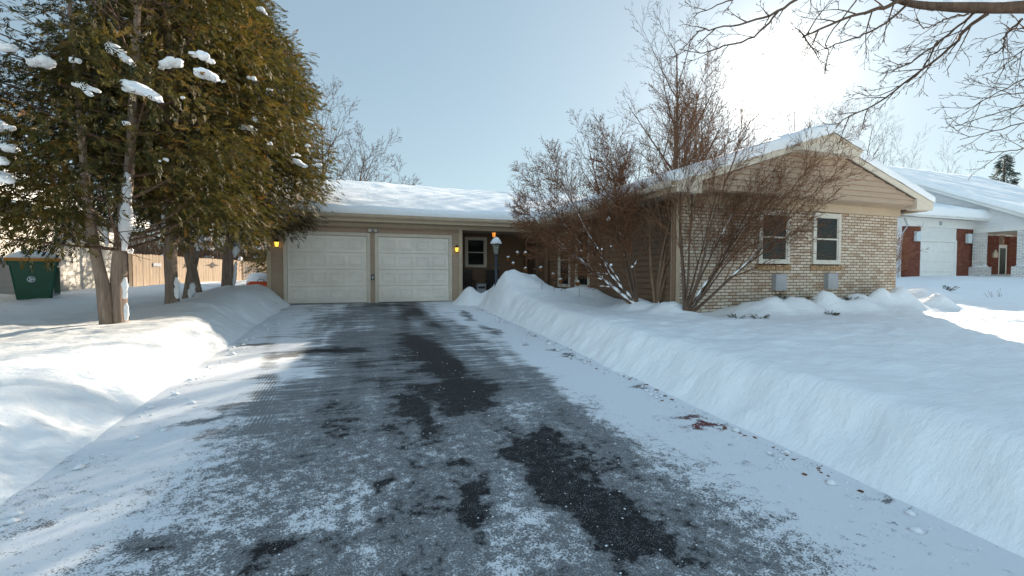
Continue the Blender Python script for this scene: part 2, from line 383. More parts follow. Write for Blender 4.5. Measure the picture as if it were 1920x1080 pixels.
def snow_h(x,y):
    wob=.14*fbm(y*.7,x*0+3.1,11,2)*2+.03*fbm(y*3,x*2+3.1,13,3)*2
    wr=.10*fbm(y*.9,x*0+7.7,12,2)*2+.03*fbm(y*3,x*2+1.1,14,3)*2
    dl=(DX0+wob)-x; dr=x-(DX1+wr)
    Lh=.36+.05*ss(.2,.9,dl)*(1-ss(.9,2.2,dl))
    Rh=.45+.05*ss(.1,.5,dr)*(1-ss(.6,1.8,dr))
    hl=Lh*ss(-.02,.80,dl)**.75; hr=Rh*ss(-.02,.60,dr)**.72
    h=np.where(x<.6,hl,hr)
    # porch walk and ground in front of the porch are clear of snow
    pw=ss(13.3,13.9,y)*ss(2,3.3,x)*(1-ss(5.9,6.5,x)); h=h*(1-pw*.9)
    # garage apron, nothing deep at the wall
    inside=(ss(-.05,.12,dl)+ss(-.05,.10,dr)>0)
    for mx,my,mh,ms in MOUNDS:
        d2=((x-mx)**2+(y-my)**2)/(2*ms*ms)
        h=h+mh*(1+.5*fbm(x*2.7,y*2.7,33,3))*np.exp(-np.minimum(d2,40)**1.1)*np.where(x<.6,ss(0,.4,dl),ss(0,.3,dr))
    h=h+pile(x,y)
    dip=.17*np.exp(-((x-7.0)**2/.35+(y-7.1)**2/.35)); h=h-dip
    am=np.where(x<.6,ss(.1,.7,dl),ss(.1,.6,dr))
    h=h+am*(.07*fbm(x*.45,y*.45,21,3)*2+.035*fbm(x*1.7,y*2.3,22,3)*2+.012*fbm(x*5,y*9,23,3)*2)
    h=h+am*.034*np.maximum(0,fbm(x*2.2+y*1.1,y*5-x*2,24,3)*2)+am*.022*np.maximum(0,fbm(x*4+y*2,y*10-x*4,34,3)*2-.05)*ss(-.15,.3,fbm(x*.35,y*.5,35,2)*2)
    # crumbly bank faces
    face=np.where(x<.6,ss(0,.15,dl)*(1-ss(.4,.75,dl)),ss(0,.12,dr)*(1-ss(.3,.5,dr)))
    h=h+face*(.07*fbm(x*3,y*3,25,3)*2+.05*fbm(x*9,y*9,26,3)*2)
    h=h+am*.022*np.maximum(0,fbm(x*6,y*6,27,3)*2-.1)*ss(-.1,.35,fbm(x*.6,y*.6,28,2)*2)
    return h
def nz(x,y):
    return base(x,y)+snow_h(x,y)
def snz(x,y): return float(nz(np.array([float(x)]),np.array([float(y)]))[0])
def axis(lo,hi,f0,f1,fine,steps):
    a=list(np.arange(f0,f1+1e-6,fine)); s=fine
    r=a[-1]
    while r<hi: s*=steps; r+=s; a.append(min(r,hi))
    s=fine;r=a[0];b=[]
    while r>lo: s*=steps; r-=s; b.append(max(r,lo))
    return np.array(b[::-1]+a)
gx=axis(-400,500,-6.2,14.2,.055,1.16); gy=axis(-60,700,.8,15.0,.055,1.16)
GX,GY=np.meshgrid(gx,gy)
GZ=nz(GX,GY)
PL=pile(GX,GY)>.004
ind=(GX>DX0-.03)&(GX<DX1+.03)&(GY<14.75)&~PL
GZ=np.where(ind&(GZ-base(GX,GY)<.02),base(GX,GY)-.03,GZ)
GZ=np.where((GX>DX0+.12)&(GX<DX1-.12)&(GY<14.6)&~PL,base(GX,GY)-.05,GZ)
g=grid('snowy_ground',GX,GY,GZ,M['snow']); tag(g,kind='structure')

# driveway sheet with a map of where the snow cover is thin
dxs=np.arange(DX0-.35,DX1+.36,.035); dys=np.concatenate([np.arange(-6,1.2,.12),np.arange(1.2,14.66,.035)])
DX,DY=np.meshgrid(dxs,dys)
DZ=.048*DY+.004+.012*fbm(DX*.8,DY*.8,31,2)
wx=DX+.24*fbm(DX*1.6,DY*1.6,41,4)*2+.09*fbm(DX*7,DY*7,45,3)*2; wy=DY+.34*fbm(DX*1.6,DY*1.6,42,4)*2+.10*fbm(DX*7,DY*7,46,3)*2
cov=.405+0*DX
cov+= .62*ss(1.75,2.75,wx)                      # blown snow along the right bank
cov+= .46*(1-ss(-1.9,.3,wx))                 # and along the left one
cov+= .16*ss(8.5,12,DY)*ss(.9,1.6,wx)*(1-ss(2.6,3.1,wx))
cov-= .10*np.exp(-((wx-.15)/.5)**2)*(1-ss(8,12,DY))
cov+= .04*(1-ss(2.2,3.6,DY))
cov+= .25*(fbm(DX*3.4,DY*.30,47,4)*2)*(1-ss(1.9,2.6,DX))      # lengthwise streaks left by wheels and shovel
def patch(px,py,rx,ry,a,rot=0):               # ellipse on the slope, px-located, metres wide
    x0,y0=G(px,py); dx=wx-x0; dy=wy-y0
    c_,s_=math.cos(rot),math.sin(rot); u=(dx*c_+dy*s_)/rx; v=(-dx*s_+dy*c_)/ry
    return .80*a*np.exp(-np.minimum((u*u+v*v)**1.3,30))
for a in [(770,588,.35,1.5,.55),(745,572,.6,.35,.5),(800,650,.34,1.3,.62),(840,690,.40,.75,.62),(868,735,.42,.55,.75),(872,762,.26,.22,.6),
          (775,760,.11,.40,.7),(805,800,.12,.28,.65),(815,610,.25,.5,.4),
          (1000,815,.17,.20,.85),(1010,850,.30,.22,.95),(1060,885,.26,.26,.8),(1110,925,.24,.28,.8),(1180,985,.22,.28,.7),(1230,1040,.2,.2,.55),
          (850,885,.13,.16,.9),(880,935,.13,.14,.75),(900,960,.12,.12,.5),(682,935,.05,.10,.9),
          (590,660,.62,.22,.75),(470,650,.25,.14,.5),(360,800,.16,.08,.6),(400,770,.3,.1,.35),
          (870,590,.16,1.5,.7),(925,622,.16,.6,.6),(1030,655,.16,.16,.75),(1055,664,.14,.12,.8),(985,645,.1,.12,.55),(1100,672,.1,.08,.5),
          (1190,725,.12,.06,.7),(1330,800,.17,.07,1.0),(1300,785,.12,.05,.8),(1610,915,.12,.05,.9),(1690,950,.10,.03,.7),(1650,985,.07,.04,.5),
          (240,1035,.16,.10,.75),(480,1050,.2,.12,.7),(60,1000,.1,.08,.5),(620,800,.22,.9,.22),(560,740,.3,.5,.15),(740,640,.2,1.2,.12)]:
    cov-=patch(*a)
for a in [(830,905,.10,.5,.12),(1010,960,.20,.42,.35),(720,890,.12,.5,.25),(650,960,.3,.2,.18),(1330,960,.3,.5,-.12),(945,760,.5,.6,.12),(1250,830,.3,.4,.10),
          (700,760,.10,.8,.22),(1150,1040,.10,.25,.35),(560,1000,.25,.15,.2),(950,1060,.3,.15,.15),(640,615,.9,.5,.2)]:
    cov+=patch(*a)
# tyre tracks
trk=0*DX
def track(pts,w,a):
    global trk
    q=[G(*p) for p in pts]; ys=[p[1] for p in q][::-1]; xs=[p[0] for p in q][::-1]
    xc=np.interp(DY,ys,xs); m_=(DY>min(ys)-.2)&(DY<max(ys)+.2)
    trk=np.maximum(trk,np.where(m_,a*np.exp(-((DX-xc)/w)**4),0))
track([(868,580),(940,640),(1000,700),(1060,765),(1150,850)],.12,1.)
track([(515,600),(505,660),(492,740),(480,800)],.12,.9)
track([(700,575),(722,640),(742,720),(762,800)],.12,.55)
track([(790,640),(850,760),(900,840)],.10,.4)
red=np.clip(patch(1320,795,.45,.16,1.4)+patch(1230,750,.2,.08,.9),0,1)
near=1-ss(2.9,6.2,DY+.5*fbm(DX*.9,DY*.9,44,3)*2)
d=grid('driveway',DX,DY,DZ,M['drive'],attrs={'cov':cov,'track':trk,'near':near,'red':red})
tag(d,kind='structure')

# snow crumbs and clods scattered over the driveway and along its banks
rng=np.random.default_rng(5)
tv=np.array([(1,0,0),(-1,0,0),(0,1,0),(0,-1,0),(0,0,1),(0,0,-.4)],float)
tf=np.array([(0,2,4),(2,1,4),(1,3,4),(3,0,4),(2,0,5),(1,2,5),(3,1,5),(0,3,5)])
def scatter(n,fx,rmin,rmax,name,mat,label,zf=.0,sq=.6):
    xs,ys=fx(n); r=rmin+(rmax-rmin)*rng.random(n)**4
    zz=.048*ys+.004
    V=[];F=[]
    ang=rng.random(n)*6.28; ca,sa=np.cos(ang),np.sin(ang)
    j=1+.5*(rng.random((n,6,3))-.5)
    T=tv[None]*j*r[:,None,None]*np.array((1,1,sq))
    X=T[:,:,0]*ca[:,None]-T[:,:,1]*sa[:,None]+xs[:,None]; Y=T[:,:,0]*sa[:,None]+T[:,:,1]*ca[:,None]+ys[:,None]
    Z=T[:,:,2]+zz[:,None]+r[:,None]*.15
    V=np.stack([X,Y,Z],-1).reshape(-1,3); F=(tf[None]+np.arange(n)[:,None,None]*6).reshape(-1,3)
    o=npmesh(name,V,F,mat,None,False); tag(o,label,'snow crumbs',kind='stuff'); return o
def fx(n):
    y=1.4+rng.random(n)**1.9*6; x=DX0+.1+rng.random(n)*(DX1-DX0-.2); 
    e=rng.random(n)<.35; x=np.where(e,np.where(rng.random(n)<.5,DX0+.05+np.abs(rng.normal(0,.18,n)),DX1-.05-np.abs(rng.normal(0,.2,n))),x)
    return x,y
scatter(4200,fx,.002,.011,'snow_crumbs',M['snow2'],'loose crumbs of frozen snow scattered over the driveway')

def fx3(n):
    y=1.6+rng.random(n)**1.2*11; r_=rng.random(n)<.55
    return np.where(r_,DX1-.03-np.abs(rng.normal(0,.13,n)),DX0+.03+np.abs(rng.normal(0,.13,n))),y
scatter(420,fx3,.010,.055,'snow_chunks',M['snow2'],'broken chunks of snow fallen along the foot of both banks',sq=.7)
# dead leaves and twig bits blown against the foot of the right bank
def fx2(n):
    y=1.8+rng.random(n)**.8*11; return DX1-.02-np.abs(rng.normal(0,.10,n))+.06*np.sin(y*3),y
o=scatter(420,fx2,.006,.028,'leaf_litter',M['leafdry'],'brown leaf and bark litter along the foot of the right snowbank',sq=.25); o['category']='leaf litter'
# ------------------------------------------------------------------ plants: generators
def frustums(segs,n):
    A=np.array([s[0] for s in segs]);B=np.array([s[1] for s in segs]);ra=np.array([s[2] for s in segs]);rb_=np.array([s[3] for s in segs])
    D=B-A; L=np.linalg.norm(D,axis=1,keepdims=True)+1e-9; D=D/L
    ref=np.where(np.abs(D[:,2:3])<.9,np.array([[0,0,1.]]),np.array([[1.,0,0]]))
    U=np.cross(D,ref); U/=np.linalg.norm(U,axis=1,keepdims=True)+1e-9; W=np.cross(D,U)
    a=np.arange(n)*2*np.pi/n; c=np.cos(a)[None,:,None]; s=np.sin(a)[None,:,None]
    ring=U[:,None]*c+W[:,None]*s
    V0=A[:,None]-D[:,None]*ra[:,None,None]*.25+ring*ra[:,None,None]; V1=B[:,None]+ring*rb_[:,None,None]
    V=np.concatenate([V0,V1],1).reshape(-1,3)
    k=np.arange(n); f=np.stack([k,(k+1)%n,(k+1)%n+n,k+n],-1)
    F=(f[None]+np.arange(len(segs))[:,None,None]*2*n).reshape(-1,4)
    return V,F
def segmesh(name,segs,mat,parent,n=None):
    if not segs: return None
    if n: V,F=frustums(segs,n)
    else:
        big=[s for s in segs if s[2]>.018]; sm=[s for s in segs if s[2]<=.018]
        Vs=[];Fs=[];o=0
        for q,k in ((big,7),(sm,3)):
            if q:
                V,F=frustums(q,k);Vs.append(V);Fs.append(F+o);o+=len(V)
        V=np.concatenate(Vs);F=np.concatenate(Fs)
    return npmesh(name,V,F,mat,parent,True)
def rv(rg): 
    v=np.array([rg.gauss(0,1) for _ in range(3)]); return v/(np.linalg.norm(v)+1e-9)
def grow(out,rg,p,d,L,r,lvl,mx,q):
    # q: dict(n children per level, ang, ratio, wob, up, step)
    n=max(3,int(L/q['step'][min(lvl,len(q['step'])-1)])); st=L/n; p=np.array(p,float); d=np.array(d,float); d/=np.linalg.norm(d)
    nc=q['n'][min(lvl,len(q['n'])-1)] if lvl<mx else 0
    at=sorted([q['start'][min(lvl,len(q['start'])-1)]+(1-q['start'][min(lvl,len(q['start'])-1)])*(k+rg.random())/max(nc,1) for k in range(nc)])
    ai=0; rc=r
    up=q['up'][min(lvl,len(q['up'])-1)]; wob=q['wob'][min(lvl,len(q['wob'])-1)]
    rot=rg.random()*6.28
    for i in range(n):
        d=d+rv(rg)*wob+np.array((0,0,up)); d/=np.linalg.norm(d)
        p2=p+d*st; t=(i+1)/n; r2=max(r*(1-t*.82),q['rmin'])
        out.append((p,p2,rc,r2,lvl))
        while ai<nc and at[ai]<=t:
            tt=at[ai]; ai+=1; rot+=2.4+rg.uniform(-.5,.5)
            ref=np.array((0,0,1.)) if abs(d[2])<.9 else np.array((1.,0,0))
            u=np.cross(d,ref);u/=np.linalg.norm(u);v=np.cross(d,u)
            an=q['ang'][min(lvl,len(q['ang'])-1)]*rg.uniform(.7,1.25)
            cd=d*math.cos(an)+(u*math.cos(rot)+v*math.sin(rot))*math.sin(an)
            if 'flat' in q: cd[2]*=q['flat']
            cl=L*q['ratio'][min(lvl,len(q['ratio'])-1)]*rg.uniform(.6,1.15)*(1-.45*tt)
            grow(out,rg,p2,cd,cl,max(r2*.62,q['rmin']),lvl+1,mx,q)
        p=p2;rc=r2
def bare_tree(name,root,dirs,seed,q,mx,label,cat,mat_t,mat_c,group=None,split=1):
    """dirs: list of (direction, length, radius) stems"""
    rg=random.Random(seed); out=[]
    for dd,L,r in dirs: grow(out,rg,np.array(root)+np.array((rg.uniform(-.05,.05)*r*8,rg.uniform(-.05,.05)*r*8,-.15)),dd,L,r,0,mx,q)
    t=thing(name,tuple(root),label,cat,group)
    segmesh('trunk',[s for s in out if s[4]<=split-1+0],mat_t,t)
    segmesh('crown',[s for s in out if s[4]>split-1],mat_c,t)
    return t,out
QB=dict(n=[9,6,5,4],ang=[.7,.65,.6,.55],ratio=[.55,.5,.5,.5],wob=[.06,.10,.13,.16],up=[.02,.05,.04,.02],step=[.4,.3,.22,.16],start=[.25,.2,.15,.1],rmin=.006)

# leaf sprays
def spray_template(n=9,L=.16,W=.062,lw=.0085,seed=0):
    rg=random.Random(seed); V=[];F=[]
    def leaf(p,d,l,w,nrm):
        p=np.array(p);d=np.array(d)/np.linalg.norm(d); s=np.cross(nrm,d); s/=np.linalg.norm(s)
        o=len(V); V.extend([p,p+d*l*.5+s*w,p+d*l+np.array(nrm)*rg.uniform(-.01,.01),p+d*l*.5-s*w]); F.append((o,o+1,o+2,o+3))
    for i in range(n):
        t=(i+.5)/n; sgn=1 if i%2 else -1; a=.75-.45*t
        leaf((t*L*.8,0,-.04*t*t),(math.cos(a),sgn*math.sin(a),-.15-rg.random()*.3),W*(1.1-.45*t),lw,(rg.uniform(-.3,.3),rg.uniform(-.3,.3),1))
    leaf((L*.55,0,-.02),(1,0,-.2),L*.6,lw,(0,.2,1))
    return np.array(V),np.array(F)
TMPL=[spray_template(seed=k) for k in range(3)]
def sprays(name,pos,dirs,size,tint,mat,parent,seed=0,tm=None):
    rg=np.random.default_rng(seed); n=len(pos)
    TV,TF=(tm or TMPL[seed%3])
    D=dirs/np.linalg.norm(dirs,axis=1,keepdims=True)
    N=rg.normal(0,1,(n,3))*.55+np.array((0,0,1.)); N-=D*(N*D).sum(1,keepdims=True); N/=np.linalg.norm(N,axis=1,keepdims=True)
    Sd=np.cross(N,D)
    V=pos[:,None]+size[:,None,None]*(TV[None,:,0:1]*D[:,None]+TV[None,:,1:2]*Sd[:,None]+TV[None,:,2:3]*N[:,None])
    k=len(TV); F=(TF[None]+np.arange(n)[:,None,None]*k).reshape(-1,4)
    tt=np.repeat(tint,k)
    return npmesh(name,V.reshape(-1,3),F,mat,parent,False,{'tint':tt})
#MAIN2
# ------------------------------------------------------------------ buildings
FL=.70
def lap_rows(mb,x0,x1,z0,z1,y,openings=(),lap=.13,proud=.036,axis='x',out=-1,clip=None):
    """clapboards: each course is a leaning strip with a shadow lip. axis 'x': runs along x at y; 'y': runs along y at x."""
    nz=int(math.ceil((z1-z0)/lap))
    for i in range(nz):
        a=z0+i*lap; b=min(a+lap,z1)
        xs=[(x0,x1)]
        for (ox0,ox1,oz0,oz1) in openings:
            if b>oz0+.01 and a<oz1-.01:
                ns=[]
                for s,e in xs:
                    if ox0>s: ns.append((s,min(e,ox0)))
                    if ox1<e: ns.append((max(s,ox1),e))
                xs=[(s,e) for s,e in ns if e-s>.01]
        for s,e in xs:
            if clip:
                sb,eb=clip(a); st,et=clip(b); s0,e0=max(s,sb),min(e,eb); s1,e1=max(s,st),min(e,et)
                if e0-s0<.02: continue
                if e1<s1: s1=e1=(s1+e1)/2
            else: s0=s1=s; e0=e1=e
            yo=y+out*proud; yi=y+out*.002
            def m(u,v,z): return (u,v,z) if axis=='x' else (v,u,z)
            vs=[m(s0,yo,a),m(e0,yo,a),m(e1,yi,b),m(s1,yi,b),m(s0,y,a),m(e0,y,a)]
            mb.add(vs,[(0,1,2,3),(4,5,1,0)])
def window_part(parent,axis,u0,u1,z0,z1,y,out,trim=.09,depth=.05,blinds=0,double=True,framemat='white',sillname='sill'):
    """double-hung window: casing > sashes, panes. axis 'x' means it runs along x and faces out*y."""
    def B(mb,a,b,c,d_,e,f,bev=0):
        c,d_=min(c,d_),max(c,d_)
        if axis=='x': mb.box(a,b,c,d_,e,f,bev)
        else: mb.box(c,d_,a,b,e,f,bev)
        return mb
    fr=MB(); yo=y+out*depth; yb=y-out*.05
    B(fr,u0-trim,u0,yo,yb,z0-trim*.8,z1+trim); B(fr,u1,u1+trim,yo,yb,z0-trim*.8,z1+trim)
    B(fr,u0,u1,yo,yb,z1,z1+trim); B(fr,u0,u1,yo,yb,z0-trim*.8,z0)
    w_=fr.build('window',M[framemat],parent)
    zm=(z0+z1)/2; s=MB(); t=.035
    ya=y+out*.022; yc=y-out*.01
    for (a,b) in ((z0,zm-.018),(zm+.018,z1)):
        B(s,u0+.002,u0+t,ya,yc,a,b); B(s,u1-t,u1-.002,ya,yc,a,b)
    B(s,u0+t,u1-t,ya,yc,z0+.001,z0+t); B(s,u0+t,u1-t,ya,yc,z1-t,z1-.001); B(s,u0+.003,u1-.003,ya+out*.004,yc,zm-.018,zm+.018)
    s.build('sash',M[framemat],w_)
    p=MB(); B(p,u0+t*.5,u1-t*.5,y+out*.004,y+out*.008,z0+t*.5,z1-t*.5); p.build('pane',M['glass'],w_)
    r=MB(); B(r,u0,u1,y-out*.30,y-out*.305,z0,z1); B(r,u0-.02,u0,y-out*.03,y-out*.3,z0,z1); B(r,u1,u1+.02,y-out*.03,y-out*.3,z0,z1)
    r.build('room_recess',M['inside'],w_)
    if blinds:
        b=MB(); zz=z1-.03; zb=z0+(z1-z0)*(1-blinds)
        while zz>zb:
            B(b,u0+.03,u1-.03,y-out*.06,y-out*.085,zz-.006,zz+.010); zz-=.034
        b.build('blind',M['blind'],w_)
    return w_
def lantern(parent,c,s=1.,lit='glow',out=-1,name='wall_lantern'):
    m=MB(); x,y,z=c
    m.box(x-.05*s,x+.05*s,y+out*.002,y+out*.02,z-.11*s,z+.11*s,.006)
    m.tube([(x,y+out*.01,z+.06*s),(x,y+out*.06*s,z+.15*s),(x,y+out*.11*s,z+.14*s)],.009,6)
    yc=y+out*.11*s
    m.lathe((x,yc,z+.06*s),[(.085*s,0),(.07*s,.03*s),(.03*s,.075*s),(.01*s,.10*s)],6)
    m.lathe((x,yc,z-.13*s),[(.02*s,0),(.055*s,.02*s),(.055*s,.03*s)],6)
    for k in range(6):
        a=k*1.0472; m.tube([(x+math.cos(a)*.052*s,yc+math.sin(a)*.052*s,z-.10*s),(x+math.cos(a)*.078*s,yc+math.sin(a)*.078*s,z+.06*s)],.005*s,4)
    o=m.build(name,M['black'],parent)
    g_=MB(); g_.lathe((x,yc,z-.10*s),[(.046*s,0),(.070*s,.158*s)],6); g_.build('lantern_glass',M[lit],o)
    return o
def slab(poly_top,th):   # convex polygon of 3-D points, thickened downward
    n=len(poly_top); m=MB(); m.add(list(poly_top)+[(p[0],p[1],p[2]-th) for p in poly_top],
       [tuple(range(n)),tuple(range(2*n-1,n-1,-1))]+[(i,i+n,(i+1)%n+n,(i+1)%n) for i in range(n)]); return m

house=thing('ranch_house',(3,14.6,FL),'taupe ranch house with two garage doors, a dark porch and a whitewashed brick gable wing','house')
WX0,WX1,WY=6.32,13.28,7.66        # brick wing
EZ=3.42; SL=.362; SLW=.322; RX=9.71; RY=18.6; EY=14.1; EX0,EX1=5.8,13.62; PY=7.10
HX0=-2.62
# --- garage front wall
D1=(-2.10,.16,FL,2.80); D2=(.50,2.76,FL,2.80)
mb=MB(); mb.box(HX0,3.2,14.63,14.78,.3,3.22)
w0=mb.build('wall',M['siding'],house)
mb=MB(); lap_rows(mb,HX0+.06,3.12,.55,3.08,14.62,[(D1[0]-.1,D1[1]+.1,0,D1[3]+.1),(D2[0]-.1,D2[1]+.1,0,D2[3]+.1)])
mb.build('clapboards',M['siding'],w0)
mb=MB(); mb.box(HX0-.02,HX0+.09,14.56,14.9,.4,3.09); mb.build('corner_board',M['trim'],house); mb=MB(); mb.box(3.09,3.22,14.56,14.9,.5,3.09); mb.build('corner_board',M['trim'],house)
mb=MB(); mb.box(HX0,8,14.55,14.62,3.09,3.24); mb.build('frieze_board',M['trim'],house)
for (a,b,c,d_) in (D1,D2):
    m_=MB(); m_.box(a-.1,a,14.54,14.66,FL-.02,d_+.1); m_.box(b,b+.1,14.54,14.66,FL-.02,d_+.1); m_.box(a,b,14.54,14.66,d_,d_+.1)
    m_.build('door_frame',M['cream'],house)
    m_=MB(); m_.box(a+.002,b-.002,14.615,14.628,FL+.012,d_-.004)
    n=4; sh=(d_-FL-.02)/4; pw=(b-a-.1)/4
    for r_ in range(4):
        z0=FL+.015+r_*sh
        m_.box(a+.003,b-.003,14.585,14.616,z0+.011,z0+sh-.011,.008)
    gd=m_.build('garage_door',M['garage'],house)
    pm=MB()
    for r_ in range(4):
        z0=FL+.015+r_*sh
        for k in range(4):
            x0=a+.05+k*pw+.05; x1=x0+pw-.10; za,zb=z0+.10,z0+sh-.10
            for (q0,q1,t0,t1) in ((x0,x1,za,za+.022),(x0,x1,zb-.022,zb),(x0,x0+.022,za+.022,zb-.022),(x1-.022,x1,za+.022,zb-.022)):
                pm.box(q0,q1,14.571,14.586,t0,t1,.005)
            pm.box(x0+.05,x1-.05,14.572,14.586,za+.05,zb-.05,.012)
    pm.build('raised_panels',M['garage'],gd)
    sm_=MB(); sm_.box(a+.01,b-.01,14.58,14.62,FL-.01,FL+.012); sm_.build('rubber_seal',M['black'],gd)
sp_=MB(); sp_.box(-2.2,2.9,14.42,14.66,.55,FL+.0); sp_.build('threshold',worn('wet_concrete',(.07,.07,.07),.5,.3),house)
lantern(house,(-2.36,14.60,2.50),.9); lantern(house,(3.02,14.60,2.44),.9)
fl=MB()
for sx in (-.07,.085):
    fl.lathe((.33+sx,0,0),[(0.001,0)],3) if False else None
    fl.tube([(.33+sx,14.56,3.0),(.33+sx*1.15,14.46,2.98)],[.035,.062],14)
fl.box(.24,.43,14.57,14.60,2.95,3.05,.006); flo=fl.build('twin_floodlight',M['grey'],house,True)
b_=MB()
for sx in (-.07,.085):
    b_=MB(); b_.blob((.33+sx*1.15,14.455,2.98),(.056,.02,.056),1,amp=0); b_.build('bulb',M['cream'],flo,True)
kp=MB(); kp.box(.285,.375,14.56,14.60,1.42,1.60,.01); kp=kp.build('keypad_opener',M['black'],house)
kk=MB(); kk.box(.305,.355,14.553,14.562,1.45,1.56,.004); kk.build('keypad',M['grey'],kp)
# --- side, back and porch walls
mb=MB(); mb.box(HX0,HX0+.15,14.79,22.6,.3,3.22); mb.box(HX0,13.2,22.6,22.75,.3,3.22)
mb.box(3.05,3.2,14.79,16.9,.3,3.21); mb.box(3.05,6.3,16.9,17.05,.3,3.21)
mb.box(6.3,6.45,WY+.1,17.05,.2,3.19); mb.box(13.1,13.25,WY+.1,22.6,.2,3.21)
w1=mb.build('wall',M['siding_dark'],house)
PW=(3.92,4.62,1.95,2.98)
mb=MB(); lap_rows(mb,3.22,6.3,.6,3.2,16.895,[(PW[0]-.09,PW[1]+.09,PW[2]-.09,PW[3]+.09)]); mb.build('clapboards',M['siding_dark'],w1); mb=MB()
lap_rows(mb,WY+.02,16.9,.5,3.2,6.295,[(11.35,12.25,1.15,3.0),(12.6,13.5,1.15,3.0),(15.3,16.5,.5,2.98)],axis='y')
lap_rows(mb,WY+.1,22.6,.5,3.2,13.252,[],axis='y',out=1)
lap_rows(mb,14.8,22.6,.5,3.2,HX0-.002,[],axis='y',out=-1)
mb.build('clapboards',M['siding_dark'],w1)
# gable triangles at the two ends of the main roof
for gxp in (HX0+.05,13.15):
    mb=MB(); mb.prism([(14.3,3.2),(22.9,3.2),(18.6,4.86)],'x',gxp,gxp+.1); mb.build('gable_wall',M['siding'],house)
window_part(house,'x',PW[0],PW[1],PW[2],PW[3],16.89,-1,framemat='cream')
window_part(house,'y',11.43,12.15,1.25,2.9,6.29,-1,trim=.08,framemat='cream')
window_part(house,'y',12.68,13.4,1.25,2.9,6.29,-1,trim=.08,framemat='cream')
dr=MB(); dr.box(6.24,6.29,15.42,16.38,.78,2.86); dro=dr.build('front_door',M['darkwood'],house)
df=MB(); df.box(6.20,6.295,15.32,15.42,.75,2.96); df.box(6.20,6.295,16.38,16.48,.75,2.96); df.box(6.20,6.295,15.42,16.38,2.86,2.96); df.build('door_frame',M['siding_dark'],dro)
dh=MB(); dh.blob((6.21,15.50,1.8),(.03,.03,.03),2,amp=0); dh.build('door_knob',M['grey'],dro,True)
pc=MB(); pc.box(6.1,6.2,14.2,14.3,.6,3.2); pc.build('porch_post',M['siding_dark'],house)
pf=MB(); pf.box(3.2,6.3,14.5,16.9,.5,.72); pf.build('porch_floor',M['grey'],house)
# --- brick wing front
W1=(8.62,9.40,1.90,3.00); W2=(10.32,11.08,1.90,3.00)
br=MB(); y=WY
segs_=[(WX0,W1[0]-.09,.1,3.1),(W1[1]+.09,W2[0]-.09,.1,3.1),(W2[1]+.09,WX1,.1,3.1)]
for a,b,c,d_ in segs_: br.box(a,b,WY,WY+.12,c,d_)
for a,b,c,d_ in (W1,W2):
    br.box(a-.09,b+.09,WY,WY+.12,.1,c-.09)
br.box(WX1-.002,WX1+.02,WY,WY+.3,.1,3.1)
bw=br.build('brick_wall',M['brick'],house)
for i,(a,b,c,d_) in enumerate((W1,W2)):
    window_part(house,'x',a,b,c+.01,d_-.01,WY-.005,-1,blinds=.97 if i else .0,trim=.085,depth=.035,framemat='vinyl')
    if i==0:
        q=MB(); q.box(a+.02,b-.14,WY+.08,WY+.09,c+.05,(c+d_)/2-.03); q.build('window_shade',M['blind'],house)
    s_=MB(); x=a-.14
    while x<b+.12:
        h=.005*math.sin(x*77); s_.box(x,x+.052,WY-.035+h,WY+.02,c-.21,c-.085,.006); x+=.063
    s_.build('brick_sill',M['sillbrick'],house)
for (a,b,z0,z1) in ((8.98,9.32,1.22,1.60),(10.66,11.0,1.24,1.62)):
    s_=MB(); s_.box(a,b,WY-.11,WY+.02,z0,z1,.008); v_=s_.build('vent_box',M['grey'],house)
    s_=MB()
    for k in range(6): s_.box(a+.03,b-.03,WY-.118,WY-.108,z0+.04+k*.052,z0+.055+k*.052)
    s_.build('louvre',M['grey'],v_)
mb=MB(); mb.box(WX0-.04,WX1+.05,WY-.05,WY+.1,3.10,3.30); mb.build('frieze_board',M['trim'],house)
mb=MB(); mb.box(WX0-.06,WX0+.035,WY-.03,WY+.14,.5,3.09); mb.build('corner_board',M['soffit'],house)
GY0=PY+.06
mb=MB(); mb.box(EX0+.12,EX1-.12,GY0+.02,WY+.2,3.295,3.33); mb.build('soffit',M['soffit'],house)
# gable with clapboards
def gclip(z): 
    t=(z-3.33)/SLW; return (EX0+.12+t,EX1-.12-t) 
mb=MB(); lap_rows(mb,EX0+.3,EX1-.45,3.31,4.86,GY0,clip=gclip,lap=.125,proud=.034)
ga=mb.build('gable_clapboards',M['siding'],house)
mb=MB(); mb.prism([(EX0+.2,3.34),(EX1-.2,3.34),(RX,3.34+(RX-EX0-.2)*SLW)],'y',GY0+.002,GY0+.1); mb.build('gable_wall',M['siding'],house)
# roofs: two pitched slabs each (wing runs back into the main roof)
th=.16
rzw=EZ+SLW*(RX-EX0); rzm=EZ+SL*(RY-EY)
m_=slab([(EX0,PY,EZ),(RX,PY,rzw),(RX,18.0,rzw),(EX0,18.0,EZ)],th)
m2=slab([(RX,PY,rzw),(EX1,PY,rzw-SLW*(EX1-RX)),(EX1,18.0,rzw-SLW*(EX1-RX)),(RX,18.0,rzw)],th)
m_.add(m2.v,m2.f); m_.build('wing_roof',M['shingle'],house)
m_=slab([(HX0-.35,EY,EZ+.003),(13.9,EY,EZ+.003),(13.9,RY,rzm),(HX0-.35,RY,rzm)],th)
m2=slab([(HX0-.35,RY,rzm),(13.9,RY,rzm),(13.9,23.1,EZ),(HX0-.35,23.1,EZ)],th); m_.add(m2.v,m2.f); m_.build('main_roof',M['shingle'],house)
